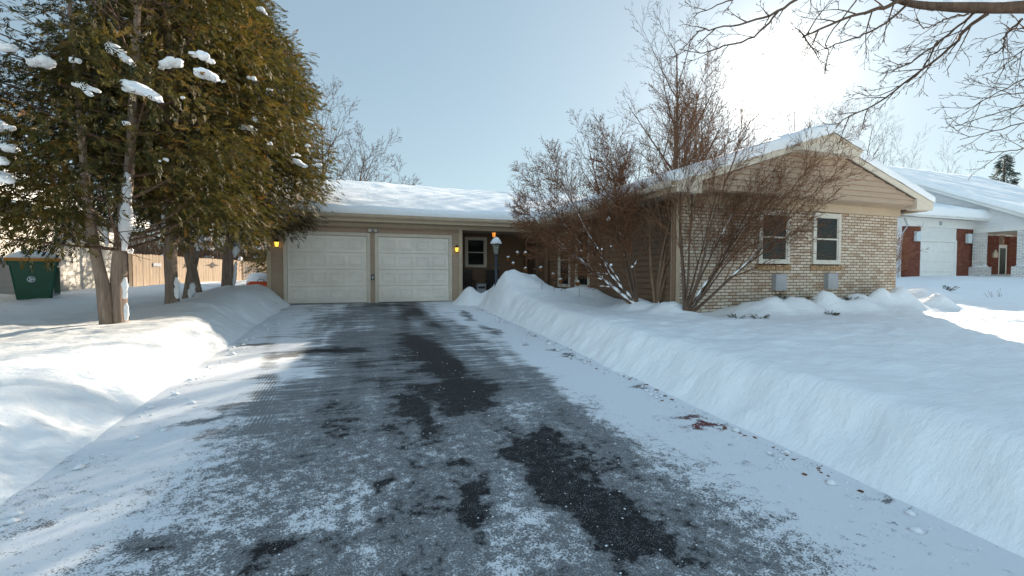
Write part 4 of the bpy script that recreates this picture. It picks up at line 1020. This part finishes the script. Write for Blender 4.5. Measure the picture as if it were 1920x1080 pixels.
#MAIN3
# ------------------------------------------------------------------ cedars by the driveway
def crown_pts(rg,n,zb,zt,Rmax,zw,per,sig):
    """clump centres on the outside of an egg-shaped crown, then spray positions round them"""
    z=zb+(zt-zb)*rg.random(n)**.85; a=rg.random(n)*6.2832
    tz=(z-zb)/(zt-zb); 
    prof=np.where(z<zw,.62+.38*np.clip((z-zb)/(zw-zb),0,1)**.7,np.clip(1-((z-zw)/(zt-zw))**1.7,0,1)**.75)
    lump=1+.16*np.sin(a*3+z*1.3)+.12*np.sin(a*5-z*2.1)
    r=Rmax*prof*lump*(.50+.50*rg.random(n)**.45)
    c=np.stack([np.cos(a)*r,np.sin(a)*r,z],-1); return c,a,r
def cedar(name,x,y,label,stems,zb,zt,Rmax,zw,ncl,per,seed,cut=None,snowstrips=(),clumps=(),off=(0,0)):
    gz=snz(x,y)-.15; t_=thing(name,(x,y,gz),label,'tree','evergreens in a row beside the driveway')
    rg=np.random.default_rng(seed); rgp=random.Random(seed)
    tr=MB()
    for (path,r0) in stems:
        ps=[]; n=26; m_=len(path)-1
        pts=[Vector(p)+Vector((x,y,gz)) for p in path]
        for i in range(n+1):
            u=i/n*m_; k=min(int(u),m_-1); f=u-k
            a_=pts[max(k-1,0)];b_=pts[k];c_=pts[k+1];d_=pts[min(k+2,m_)]
            ps.append(.5*((2*b_)+(c_-a_)*f+(2*a_-5*b_+4*c_-d_)*f*f+(3*b_-a_-3*c_+d_)*f**3))
        rad=[r0*(1+.14*math.exp(-i/1.0))*(1-.82*(i/n)) for i in range(n+1)]
        tr.tube(ps,rad,18,.09,seed)
    tr.build('trunk',M['cedarbark'],t_,True)
    axis_=stems[0][0]
    # limbs
    lim=[]; cen,a,r=crown_pts(rg,ncl,zb,zt,Rmax,zw,per,.2)
    az=np.array([p[2] for p in axis_]); ax=np.interp(cen[:,2],az+gz,[p[0] for p in axis_]); ay=np.interp(cen[:,2],az+gz,[p[1] for p in axis_])
    C0=np.stack([x+ax*.5+cen[:,0]+off[0],y+ay*.5+cen[:,1]+off[1],cen[:,2]],-1)
    ok=(fbm(a*1.9+seed,cen[:,2]*1.25,seed+90,3)+.35*fbm(a*5,cen[:,2]*3,seed+91,2))>-.085
    ok|=(np.sin(a)<-.15)&(cen[:,2]<5.2)&(rg.random(len(a))<.8)
    if cut is not None:
        px,py,zz=proj(C0); ok&=~cut(px,py,zz,C0)
    C0=C0[ok]; a=a[ok]
    for i in range(0,len(C0),5):
        c=C0[i]; zs=max(zb+.05,c[2]-.45-.25*rg.random())
        s=np.array((x+np.interp(zs-gz,az,[p[0] for p in axis_]),y+np.interp(zs-gz,az,[p[1] for p in axis_]),zs))
        mid=(s+c)/2+np.array((0,0,-.12))+rg.normal(0,.06,3); 
        r0=.012+.018*rg.random()
        p_=s
        for k in range(1,7):
            f=k/6; q_=(1-f)**2*s+2*f*(1-f)*mid+f*f*c; lim.append((p_,q_,r0*(1-.8*(k-1)/6),r0*(1-.8*k/6),1)); p_=q_
            if rg.random()<.6:
                e=q_+np.array((rg.normal(0,.25),rg.normal(0,.25),rg.normal(-.02,.2))); lim.append((q_,e,r0*.35,.003,2))
    segmesh('limbs',lim,M['bark'],t_)
    # foliage
    n=len(C0); per_=per; idx=np.repeat(np.arange(n),per_)
    g_=rg.normal(0,1,(len(idx),3))*np.array((.21,.21,.16)); pos=C0[idx]+g_
    out=np.stack([np.cos(a),np.sin(a),0*a],-1)[idx]
    dirs=out*.8+g_*1.6+rg.normal(0,.45,g_.shape)+np.array((0,0,-.35))
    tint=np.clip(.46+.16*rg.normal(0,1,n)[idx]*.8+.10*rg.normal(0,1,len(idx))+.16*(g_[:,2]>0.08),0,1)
    rust=rg.random(len(idx))<.035; tint=np.where(rust,.97,tint)
    size=.75+.6*rg.random(len(idx))
    kp=pos[:,2]>zb-.35
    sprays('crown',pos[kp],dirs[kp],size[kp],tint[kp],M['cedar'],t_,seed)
    for (p0_,p1_,w_,sd_) in snowstrips:
        m_=MB(); A_=Vector(p0_);B_=Vector(p1_); pts=[];rr=[]
        for k in range(13):
            f=k/12; q_=A_.lerp(B_,f); jx=.35*w_*float(fbm(np.array([k*.5]),np.array([sd_*3.3]),sd_,3)[0])*2
            pts.append(q_+Vector((jx,0,0))); rr.append(w_*(.25+.9*math.sin(math.pi*min(1,max(0,f*.94+.03)))**.5)*(.75+.6*float(vn(np.array([k*.8]),np.array([sd_*1.])) [0])))
        m_.tube(pts,rr,10,.22,sd_); m_.build('snow_crust',M['snow2'],t_,True)
    for (px,py,zc,l,h,tilt) in clumps:
        c=P(px,py,zc); l*=1.3; h*=1.35; m_=MB(); 
        u=np.array((cy*math.cos(tilt),-sy*math.cos(tilt),math.sin(tilt))); v_=np.array((sy,cy,0)); w_=np.cross(u,v_)
        A=np.stack([u,v_,w_],-1)
        rq=random.Random(int(px*7+py)); nb=max(3,int(l/.022))
        for k in range(nb):
            f=rq.uniform(-1,1); e=1-.65*abs(f)**1.5; s_=rq.uniform(.55,1.)*e
            m_.blob(c+u*l*f*.85+v_*rq.uniform(-.5,.3)*l*.6-np.array((0,0,h*(.55*abs(f)+rq.uniform(0,.5)))),(l*.46*s_+.012,l*.46*s_+.012,h*.55*s_+.008),rq.randint(0,30),12,9,.2,A)
        m_.build('snow_clump',M['snow2'],t_,True)
    return t_
def cut1(px,py,zc,c):
    gap=(px>195)&(px<345)&(py<115)&(zc<8.6)
    gap|=(px>-60)&(px<175-.3*py)&(py<115)&(np.sin(px*.05+py*.03)<.9)
    gap|=(px<45)&(py>130)&(py<215)
    gap|=(py>395)&(px>175)&(px<330)
    edge=px>(470+.42*np.clip(py,-300,330)+ (py>330)*0)
    low=py>(452-.05*np.clip(px-60,0,400))
    return gap|(edge&(py>-200))|low
def cutR(px,py,zc,c):
    edge=px>(505+.40*np.clip(py,-400,300))
    edge|=(px<170-.3*py)&(py<115)&(np.sin(px*.06+py*.04)<.9)
    low=py>np.where(px>430,np.where(px<560,440,432-(px-560)*1.3),412)
    low|=(px<430)&(py>408)
    return edge|low
T1=[([(.05,.05,0),(.05,.05,.9),(.12,0,1.6),(.26,-.02,2.6),(.35,0,4.2),(.42,.1,6.2),(.45,.1,8.5)],.115),
    ([(-.07,-.04,0),(-.11,-.05,.7),(-.24,-.03,1.6),(-.32,0,2.6),(-.42,.05,4.0),(-.55,.1,6.5)],.10)]
cedar('cedar_tree',-3.78,8.75,'twin-trunked evergreen nearest the camera, snow plastered on its right trunk',T1,1.95,9.3,2.6,3.9,1150,40,11,cut1,
  snowstrips=[(P(247,325,6.98),P(233,470,6.98),.055,1),(P(196,415,7.05),P(203,462,7.05),.030,2),(P(235,520,6.95),P(233,560,6.95),.030,3),(P(236,568,6.93),P(234,602,6.93),.028,4)],
  clumps=[(238,100,5.7,.17,.085,-.6),(90,115,5.2,.13,.07,-.1),(153,115,5.4,.06,.045,0),(275,170,5.4,.22,.07,-.35),(330,120,5.9,.13,.07,.5),(385,105,5.9,.14,.07,-.25),(395,140,5.8,.15,.07,-.2),
          (165,163,5.3,.10,.05,-.6),(190,172,5.35,.07,.03,-.3),(245,232,5.4,.04,.03,0),(30,275,5.0,.10,.05,-.3),(12,300,4.9,.07,.05,0),(14,85,4.9,.14,.07,0),(8,330,4.9,.12,.07,.1),(15,235,4.9,.11,.05,.1),(352,185,5.7,.025,.02,0),(313,300,5.6,.04,.025,0)],off=(-.35,-.1))
cedar('cedar_tree',-3.62,10.6,'straight single-trunked evergreen second from the camera, snow patch low on its trunk',
  [([(0,0,0),(-.02,0,1.0),(-.02,0,2.2),(.05,.1,4.0),(0,0,6.5),(0,0,9)],.125)],2.25,9.6,2.35,4.2,800,38,12,cutR,
  snowstrips=[(P(331,520,8.65),P(332,560,8.65),.04,5),(P(313,380,8.6),P(308,430,8.6),.035,6)],
  clumps=[(480,150,7.6,.07,.05,-.4),(470,240,7.5,.12,.05,-.1),(483,225,7.5,.05,.04,0),(512,170,7.8,.04,.03,0),(428,155,7.5,.03,.03,0),(500,25,8,.09,.05,-.5),(510,270,7.8,.04,.03,0)])
cedar('cedar_tree',-3.86,12.3,'evergreen whose trunk leans right and forks, third from the camera',
  [([(-.05,0,0),(.05,0,.8),(.22,0,1.6),(.38,.02,2.6),(.6,.1,4.2),(.6,.1,8)],.11),([(.12,.02,1.1),(.04,.03,1.6),(-.08,.05,2.4),(-.2,.1,4)],.09)],2.5,9.6,2.4,4.2,600,36,13,cutR,
  snowstrips=[(P(383,415,10.2),P(372,470,10.2),.06,7),(P(362,420,10.2),P(368,452,10.2),.05,8),(P(362,530,10.2),P(356,560,10.2),.05,9)],clumps=[(565,305,9,.16,.06,-.35),(558,290,9,.07,.03,0),(580,275,9.1,.05,.03,0),(598,310,9.2,.08,.04,.3)])
cedar('cedar_tree',-4.0,13.2,'evergreen with a red-brown trunk leaning left, crossing behind the forked one',
  [([(.05,0,0),(-.05,0,.6),(-.22,0,1.4),(-.36,0,2.4),(-.3,0,5),(-.2,0,8.5)],.13)],2.6,9.4,2.2,4.4,260,30,14,cutR)
cedar('cedar_tree',-3.45,13.9,'evergreen nearest the garage, dark trunk edged with snow and drooping boughs over the left door',
  [([(-.05,0,0),(0,0,.8),(.06,0,1.6),(.12,0,2.6),(.1,0,5),(.1,0,8.5)],.15)],2.5,9.0,2.5,4.2,780,38,15,cutR,
  snowstrips=[(P(450,408,12.05),P(441,482,12.1),.085,10),(P(443,490,12.05),P(436,550,12.05),.035,11)],clumps=[(583,230,10.6,.05,.04,0),(592,240,10.7,.04,.03,0)],off=(.25,-.2))

cedar('cedar_tree',-3.1,22.9,'dense low-branched evergreen behind the left corner of the garage',[([(0,0,0),(0,0,2),(.05,0,4),(0,0,6.3)],.11)],1.4,7.1,1.75,2.6,330,34,16)  # mostly hidden tree, added only to throw shade on the left neighbour's siding
# ------------------------------------------------------------------ shrubs in front of the wing
RW=random.Random(77)
def dirto(a,b): v=np.array(b)-np.array(a); return v/np.linalg.norm(v),float(np.linalg.norm(v))
def stems_to(root,targets,r):
    o=[]
    for tx in targets:
        d_,L_=dirto(root,tx); o.append((d_,L_*1.0,r*random.Random(int(tx[0]*97)).uniform(.8,1.15)))
    return o
QS=dict(n=[14,10,7,4],ang=[.50,.6,.65,.7],ratio=[.42,.5,.55,.5],wob=[.065,.13,.17,.20],up=[0,.01,.0,0],step=[.22,.14,.10,.08],start=[.30,.15,.12,.1],rmin=.0032)
root=(5.62,8.05,snz(5.62,8.05))
tg=[P(1000,385,9.6),P(985,425,9.9),P(1040,330,9.8),P(1055,470,9.4),P(1110,290,9.6),P(1120,400,9.3),P(1165,320,9.3),P(1010,350,10.1),P(1085,420,9.6),P(1200,330,9.4)]
t_,outA=bare_tree('snowy_shrub',root,stems_to(root,tg,.034),21,dict(QS,n=[18,12,8,4]),3,'leaning bare shrub with snow along its arched stems, in front of the brown side wall','shrub',M['bark'],M['twig'],split=1)
def snow_on(t_,out,lv,prob,seed,maxd=.9,name='branch_snow',rmin=.012):
    rg=random.Random(seed); m_=MB(); run=0
    for (a_,b_,r0,r1,l) in out:
        if l in lv and r0>rmin:
            if run>0 or rg.random()<prob:
                run=run-1 if run>0 else rg.randint(1,3)
                if (b_-a_)[2]/np.linalg.norm(b_-a_)<maxd:
                    w_=max(r0*.95,.012)
                    m_.tube([a_+np.array((0,0,r0*.75)),(a_+b_)/2+np.array((0,0,r0*.85+.006)),b_+np.array((0,0,r1*.75))],[w_*.5,w_*(1+.4*rg.random()),w_*.5],6)
    if m_.v: m_.build(name,M['snow2'],t_,True)
snow_on(t_,outA,(0,1),.42,4)
m_=MB(); 
for (px,py,zc,l,h) in [(1140,410,9.3,.085,.10),(1090,470,9.4,.10,.05),(1058,466,9.5,.12,.04),(1145,497,9.0,.06,.06),(1120,465,9.1,.03,.05),(1128,467,9.1,.03,.05),(1145,462,9.1,.025,.05),(1060,396,9.5,.05,.05),(1185,500,9.0,.05,.05)]:
    m_.blob(P(px,py,zc),(l*.45,l*.4,h*.42),int(px)%9,12,9,.3)
m_.build('snow_clump',M['snow2'],t_,True)
root=(5.98,7.02,snz(5.98,7.02))
tg=[P(1545,370,9.6),P(1500,400,9.4),P(1480,330,9.6),P(1430,260,9.4),P(1375,185,9.3),P(1335,160,9.3),P(1300,230,9.0),P(1500,310,9.7),P(1400,330,9.2),P(1350,300,8.9),P(1455,390,9.2),P(1250,260,9.2)]
QS2=dict(QS); QS2['ang']=[.42,.5,.6,.6]; QS2['n']=[14,9,6,3]; QS2['start']=[.28,.2,.1,.1]
t_,outB=bare_tree('vase_shrub',root,stems_to(root,tg,.026),22,QS2,3,'tall vase-shaped bare shrub fanning out across the brick wall and gable','shrub',M['bark'],M['twig'])
snow_on(t_,outB,(0,),.05,5,.8)
root=(6.0,7.95,snz(6.0,7.95))
tg=[P(1235,250,9.9),P(1295,215,10.0),P(1195,300,9.6),P(1265,330,9.6)]
t_,outC=bare_tree('upright_shrub',root,stems_to(root,tg,.038),23,QS2,3,'upright tan-stemmed bare shrub against the corner where siding meets brick','shrub',M['twigtan'],M['twigtan'])
snow_on(t_,outC,(0,),.08,6,.97)

# low dry shrub right of the wing
root=(15.3,9.4,snz(15.3,9.4)-.05)
qd=dict(QS); qd['n']=[10,6,3]; qd['ang']=[.5,.6,.6]; qd['rmin']=.004
sts=[(np.array((math.cos(k*.9)*.45,math.sin(k*.9)*.45,1.)),1.9+.25*math.sin(k*2.3),.014) for k in range(16)]
t_,o_=bare_tree('dry_shrub',root,sts,24,qd,2,'bushy reddish bare shrub beside the right end of the brick wall','shrub',M['twig'],M['twig'])

# yew shrubs buried under the mounds along the brick wall
ys_=[(1380,556,9.0,'snow-buried yew sprig at the left end of the brick wall row'),(1423,568,8.4,'low yew sprig poking out of the snow left of the first vent box'),(1462,553,9.4,'largest yew sprig, under the first vent box'),
     (1508,548,9.7,'yew sprig between the two vent boxes'),(1558,563,9.3,'small yew sprig low in the snow under the second window'),(1592,543,10.3,'yew sprig on the mound right of the second vent box'),
     (1638,538,10.8,'yew sprig on the tallest mound by the brick wall'),(1683,546,11.0,'yew sprig past the end of the brick wall'),(1746,541,14.2,'left dark yew sprig of the pair on the neighbour side mound'),(1777,548,13.6,'right dark yew sprig of the pair on the neighbour side mound')]
for i,(px,py,zc,lab) in enumerate(ys_):
    p=P(px,py,zc); x,y=p[0],p[1]; gz=snz(x,y); t_=thing('yew_shrub',(x,y,gz),lab,'shrub','yews buried in snow')
    rg=np.random.default_rng(100+i); n=46 if i in (2,8,9) else 26; s=.16 if i in (2,8,9) else .11
    a=rg.random(n)*6.28; d_=np.stack([np.cos(a),np.sin(a)*.8-.3,.15+.6*rg.random(n)],-1)
    pos=np.array((x,y,gz-.02))+d_*rg.random((n,1))*s
    sprays('needles',pos,d_+rg.normal(0,.25,d_.shape),np.full(n,.42)+.35*rg.random(n),np.clip(.5+.2*rg.normal(0,1,n),0,1),M['yew'],t_,i)
    segmesh('stems',[(np.array((x,y,gz-.08)),np.array((x,y,gz-.05))+q*s*1.3,.007,.002,0) for q in d_[:12]],M['bark'],t_)

# dried flower heads with snow by the porch
for i,(px,py,zc,h) in enumerate([(953,485,13.2,.9),(970,476,13.2,1.0),(962,496,13.0,.8),(985,476,12.6,.95),(985,506,12.2,.7),(1014,505,11.6,.75),(1037,517,11.4,.6),(1051,527,11.2,.5),(1084,531,10.9,.35)]):
    p=P(px,py,zc); gz=snz(p[0],p[1])-.05; base_=np.array((p[0]+.03,p[1],min(gz,p[2]-.15)))
    t_=thing('dried_flower',tuple(base_),['leftmost snow tipped dried flower head, against the porch wall','tallest dried flower head, second from the left by the porch','dried flower head below the tallest one, left of the front door','dried flower head in front of the left door post','low dried flower head under the one at the door post','snow tipped dried flower between the front door and the narrow windows','dried flower just under the first narrow side window','small dried flower head right below the side windows','lowest dried flower tip, nearest the snowy leaning shrub'][i],'plant','dried flower stalks by the porch')
    m_=MB(); m_.tube([base_,(base_+p)/2+np.array((.02,0,0)),p],[.006,.005,.004],5); m_.build('stem',M['twig'],t_)
    m_=MB(); m_.blob(p,(.055,.055,.05),i,9,7,.35); m_.build('flower_head',M['leafdry'],t_,True)
    m_=MB(); m_.blob(p+np.array((0,0,.045)),(.04,.038,.035),i+3,9,7,.3); m_.build('snow_cap',M['snow2'],t_,True)
# thin weed stems in the right lawn
p=P(1862,548,13.5); gz=snz(p[0],p[1])
t_=thing('weed_stalks',(p[0],p[1],gz),'few thin dry stalks standing in the far right lawn','plant')
segmesh('stems',[(np.array((p[0]+dx,p[1],gz-.05)),np.array((p[0]+dx+ex,p[1],gz+h)),.006,.003,0) for dx,ex,h in ((0,-.25,.22),(.02,-.1,.18),(-.15,-.3,.15),(.35,.05,.28),(.33,-.08,.22),(.38,.12,.1))],M['twig'],t_)

# ------------------------------------------------------------------ trees behind
def pos_at(px,Yd):
    d=(px-960)/FOC; k=(sy+d*cy)/(cy-d*sy); return k*Yd,Yd
def bgtree(px,Yd,ztop,tag_,seed,stems=None,q=None,mx=4,r=.16,mat='twiggrey',name='bare_tree',grp='bare trees behind the houses'):
    x,y=pos_at(px,Yd); gz=float(base(np.array([x]),np.array([y]))[0])+.3; H=(ztop-gz)*.92
    root=(x,y,gz); 
    if stems is None: stems=[(np.array((.03,0,1)),H*.98,r)]
    else: stems=[(np.array(d_),L_*H,rr*r) for d_,L_,rr in stems]
    qq=q or dict(n=[14,8,5,3],ang=[.62,.6,.6,.6],ratio=[.46,.5,.5,.5],wob=[.035,.08,.11,.14],up=[.02,.05,.04,.02],step=[.7,.5,.4,.3],start=[.2,.2,.15,.1],rmin=.0075)
    return bare_tree(name,root,stems,seed,qq,mx,tag_,'tree',M['bark'],M[mat],grp)
# big one behind the valley of the roofs
zt=lambda px,py,Yd:(lambda x,y:CAMZ+(HOR-py)/FOC*(x*sy+y*cy))(*pos_at(px,Yd))
bgtree(1268,25,zt(1190,62,25),'tallest bare tree rising behind the roofs, leaning left',31,[((-.16,-.02,1),1.0,1.25),((-.5,0,.8),.62,.85),((-.06,0,1),.78,.9),((.12,.1,1),.72,.8)],mx=4,r=.16,mat='twiggrey')
bgtree(1165,27,zt(1060,180,27),'bare tree spreading left above the snowy shrub, behind the roof ridge',32,[((-.35,0,1),.85,1.),((-.05,0,1),.7,.8),((-.7,0,.7),.7,.7)],mx=4,r=.14)
bgtree(1330,23,zt(1330,170,23),'bare tree behind the left slope of the wing roof',33,[((0,0,1),1,1.),((.2,0,1),.8,.8),((-.15,0,1),.85,.8)],r=.12)
bgtree(1500,38,zt(1500,165,38),'bare tree directly below the sun behind the gable',34,[((-.1,0,1),.95,1.),((.25,0,1),.9,.8)],r=.14,mx=4)
bgtree(1600,42,zt(1600,190,42),'bare tree behind the right of the gable peak',35,[((.1,0,1),.95,1.),((-.3,0,1),.8,.8)],r=.14,mx=4)
bgtree(1690,46,zt(1690,272,46),'low bare tree showing above the neighbour roof left end',36,r=.12,mx=3)
bgtree(1765,50,zt(1765,290,50),'small far bare tree over the neighbour roof ridge',37,r=.10,mx=3)
bgtree(612,33,zt(600,215,33),'bare tree half hidden behind the evergreens, above the garage roof',38,[((.05,0,1),1.,1.),((.35,0,.9),.85,.8),((-.2,0,1),.9,.8)],r=.15)
bgtree(640,36,zt(660,250,36),'smaller bare tree right of the evergreens over the garage ridge',39,[((.15,0,1),.95,1.),((.5,0,.8),.8,.7)],r=.12)
# trunks and brush beyond the fence
for i,(px,Yd,lean,lab) in enumerate([(300,32,.35,'snow streaked leaning trunk behind the fence, left of the second evergreen'),(395,34,-.05,'thick bare trunk behind the fence gate'),(478,33,.02,'snowy forked trunk behind the fence near the garage'),(345,36,.0,'plain dark trunk behind the middle of the fence')]):
    x,y=pos_at(px,Yd); r0=(x,y,1.1)
    t_,o_=bare_tree('bare_tree',r0,[(np.array((lean,0,1)),11,.34 if i!=3 else .22)]+([(np.array((.5,0,.8)),6,.2)] if i==2 else []),50+i,dict(n=[10,7,5],ang=[.7,.6,.6],ratio=[.5,.5,.5],wob=[.05,.1,.12],up=[.02,.03,.02],step=[.6,.5,.4],start=[.15,.2,.1],rmin=.014),3,lab,'tree',M['bark'],M['twiggrey'],'trees beyond the fence')
    snow_on(t_,[s for s in o_ if s[4]==0 and s[0][2]<6],(0,),.9,60+i,2,'snow_crust',.05)
rg=np.random.default_rng(8); sg=[]
for i in range(2600):
    px=rg.uniform(215,520); x,y=pos_at(px,rg.uniform(31,44)); z=1.0; d_=np.array((rg.normal(0,.3),rg.normal(0,.3),1.)); p_=np.array((x,y,z)); L_=rg.uniform(1.2,4.6); r0=rg.uniform(.012,.04)
    for k in range(4):
        d_=d_+rg.normal(0,.22,3); d_/=np.linalg.norm(d_); q_=p_+d_*L_/4; sg.append((p_,q_,r0,r0*.7,1)); 
        if rg.random()<.7: e=q_+(d_+rg.normal(0,.8,3))*L_/7; sg.append((q_,e,r0*.5,.008,1))
        p_=q_; r0*=.7
V,F=frustums(sg,3); b_=npmesh('brush_thicket',V,F,M['bark']); tag(b_,'tangled brown brush thicket on the slope beyond the cedar fence','brush',kind='stuff')
# far woods on the horizon, one uneven mass of twigs
sg=[]
for i in range(5200):
    px=rg.uniform(-700,2700); x,y=pos_at(np.clip(px,-700,2600),1.0) if False else (0,0)
    a=rg.uniform(-1.25,1.35)+.33; D_=rg.uniform(75,110); x,y=math.sin(a)*D_,math.cos(a)*D_
    p_=np.array((x,y,.6)); hgt=(5.5+3.0*fbm(np.array([a*9]),np.array([1.]),81,4)[0]*2)*rg.uniform(.5,1.); r0=.12; d_=np.array((0,0,1.))
    for k in range(4):
        d_=d_+rg.normal(0,.2,3)*np.array((1,1,.3)); d_/=np.linalg.norm(d_); q_=p_+d_*hgt/4; sg.append((p_,q_,r0,r0*.7,1))
        for j in range(2): sg.append((q_,q_+(d_*.6+rg.normal(0,.6,3))*hgt/6,r0*.4,.02,1))
        p_=q_; r0*=.65
V,F=frustums(sg,3); b_=npmesh('far_woods',V,F,M['twiggrey']); tag(b_,'far band of leafless woods along the horizon','woods',kind='stuff')
# conifer over the neighbour's roof
x,y=pos_at(1876,22); gz=1.2; top=zt(1876,290,22)
t_=thing('spruce_tree',(x,y,gz),'dark spruce rising above the neighbour roof at the far right','tree')
m_=MB(); m_.tube([(x,y,gz),(x,y,top-.1)],[.25,.02],8); m_.build('trunk',M['bark'],t_,True)
rg=np.random.default_rng(9); n=2600; z=top-(top-gz-1)*rg.random(n)**.8*.85; rr=(top-z)*.30*(.35+.65*rg.random(n)**.5)*(1+.35*np.sin(z*5.2)); a=rg.random(n)*6.28
pos=np.stack([x+np.cos(a)*rr,y+np.sin(a)*rr,z-rr*.15],-1); d_=np.stack([np.cos(a),np.sin(a),-.2+0*a],-1)
sprays('crown',pos,d_+rg.normal(0,.3,d_.shape),1.6+1.2*rg.random(n),np.clip(.4+.22*rg.normal(0,1,n),0,1),M['spruce'],t_,1)

# ------------------------------------------------------------------ overhanging street tree (trunk stands outside the frame at the right)
tx,ty=8.9,1.15; tz=snz(tx,ty)-.1
t_=thing('street_tree',(tx,ty,tz),'big bare tree at the right whose snowy limb reaches into the top of the view','tree')
def catm(pts,n):
    ps=[];m_=len(pts)-1
    for i in range(n+1):
        u=i/n*m_;k=min(int(u),m_-1);f=u-k
        a_,b_,c_,d_=pts[max(k-1,0)],pts[k],pts[k+1],pts[min(k+2,m_)]
        ps.append(.5*((2*b_)+(c_-a_)*f+(2*a_-5*b_+4*c_-d_)*f*f+(3*b_-a_-3*c_+d_)*f**3))
    return ps
m_=MB(); trp=catm([np.array((tx,ty,tz)),np.array((tx-.05,ty,tz+2)),np.array((tx,ty+.1,tz+4.2)),np.array((tx+.2,ty+.2,tz+7)),np.array((tx+.1,ty+.3,tz+11))],20)
m_.tube(trp,[.30*(1-.8*i/20) for i in range(21)],16,.06,5); m_.build('trunk',M['cedarbark'],t_,True)
limb=[trp[7],P(2150,60,4.3),P(1960,26,4.6),P(1850,24,4.75),P(1760,22,4.9),P(1700,18,5.05),P(1650,2,5.2),P(1560,-50,5.5)]
ps=catm(limb,34); out=[]
m_=MB(); m_.tube(ps,[.10-.0016*i if i<9 else .062*(1-.8*(i-9)/25)+.004 for i in range(35)],12,.06,6); lo=m_.build('limb',M['bark'],t_,True)
m_=MB(); sp=[p+np.array((0,0,.048)) for p in ps[9:21]]; m_.tube(sp,[.01]+[.032+.012*math.sin(i*1.7) for i in range(10)]+[.008],8,.2,7); m_.build('limb_snow',M['snow2'],lo,True)
rgt=random.Random(91)
QT=dict(n=[7,5,3],ang=[.6,.6,.6],ratio=[.42,.45,.4],wob=[.10,.14,.16],up=[0,0,0],step=[.09,.07,.05],start=[.12,.15,.1],rmin=.0024)
def branch(px_pts,r,seed,ntw=9,tl=.5,mx=2):
    pts=catm([P(*p) for p in px_pts],22); rg_=random.Random(seed); n=len(pts)-1
    L_=sum(np.linalg.norm(pts[i+1]-pts[i]) for i in range(n))
    for i in range(n):
        ra=r*(1-.85*i/n)+.0022; rb_=r*(1-.85*(i+1)/n)+.0022
        j=np.array([rg_.gauss(0,.006) for _ in range(3)]); pts[i+1]=pts[i+1]+j
        out.append((pts[i],pts[i+1],ra,rb_,0))
    for k in range(ntw):
        i=int(n*(.1+.88*(k+rg_.random())/ntw)); i=min(i,n-1); d_=pts[i+1]-pts[i]; d_/=np.linalg.norm(d_)
        s=1 if k%2 else -1; u=np.cross(d_,np.array((0,0,1.))); u/=np.linalg.norm(u); v_=np.cross(u,d_)
        an=rg_.uniform(.4,.8); a2=rg_.uniform(-.6,.6); cd=d_*math.cos(an)+(v_*s*math.cos(a2)+u*math.sin(a2))*math.sin(an)
        grow(out,rg_,pts[i],cd,tl*rg_.uniform(.5,1.1)*(1-.3*k/ntw),max(r*.45,.0035),1,1+mx,QT)
branch([(1680,8,5.05),(1640,25,5.0),(1570,45,4.9),(1500,75,4.8),(1440,115,4.7)][:4]+[(1508,70,4.7)],.022,1,10,.55)
branch([(1690,14,5.05),(1645,55,5.2),(1600,75,5.3),(1545,95,5.4),(1510,110,5.4)],.014,2,7,.45)
branch([(1560,-50,5.4),(1500,-5,5.2),(1450,30,5.0),(1390,52,4.9),(1330,62,4.9),(1300,68,4.9)],.020,3,9,.45)
branch([(1450,30,5.0),(1410,72,4.9),(1350,95,4.8),(1310,106,4.8),(1268,98,4.8)],.012,4,7,.4)
branch([(1530,-60,5.4),(1430,-20,5.4),(1350,15,5.2),(1290,38,5.2)],.014,5,7,.4)
branch([(1540,-60,5.5),(1600,-10,5.4),(1545,75,5.4),(1543,110,5.4),(1540,140,5.4)],.010,6,3,.15)
branch([(1835,35,4.75),(1800,60,4.9),(1765,100,5.1),(1700,150,5.3),(1640,195,5.5),(1580,225,5.6),(1560,240,5.6)],.019,7,12,.5)
branch([(1815,32,4.8),(1780,60,5.0),(1745,90,5.1),(1700,120,5.2),(1680,130,5.2),(1640,145,5.3)],.015,8,9,.45)
branch([(1745,85,5.1),(1715,140,5.2),(1680,165,5.3),(1630,185,5.4),(1592,175,5.4)],.009,9,7,.35)
branch([(1800,35,4.8),(1760,45,4.7),(1720,60,4.7),(1705,42,4.7)],.010,10,6,.4)
branch([(1900,45,4.6),(1870,75,4.7),(1862,100,4.7),(1830,115,4.8)],.012,11,7,.4)
branch([(2050,110,4.6),(1960,90,4.8),(1900,62,5.0),(1870,64,5.0)],.016,12,8,.4)
for k,(a_,b_,c_) in enumerate([((2080,60,5.0),(1950,130,5.3),(1800,210,5.6)),((2080,120,5.0),(1960,170,5.2),(1810,190,5.4)),((2090,160,5.2),(1960,185,5.4),(1780,240,5.6)),((2090,200,5.2),(1950,225,5.4),(1790,265,5.6)),((2060,90,5.0),(1940,80,5.2),(1845,150,5.4)),((2090,250,5.3),(1960,275,5.5),(1840,290,5.6))]):
    branch([a_,b_,c_],.012,30+k,10,.5)
# the feeders of those side twigs run back to the trunk
for a_ in ((2080,60,5.0),(2080,120,5.0),(2090,160,5.2),(2090,200,5.2),(2060,90,5.0),(2050,110,4.6),(2090,250,5.3)):
    q_=P(*a_); out.append((trp[6]+np.array((0,0,rgt.uniform(-.3,.3))),q_,.04,.012,0))
# rest of the tree overhead
for k in range(7):
    a=k*.9+.4; grow(out,rgt,trp[9+k],np.array((math.cos(a),math.sin(a),.8)),3.2,.07,0,3,QB)
segmesh('twigs',out,M['bark'],t_)
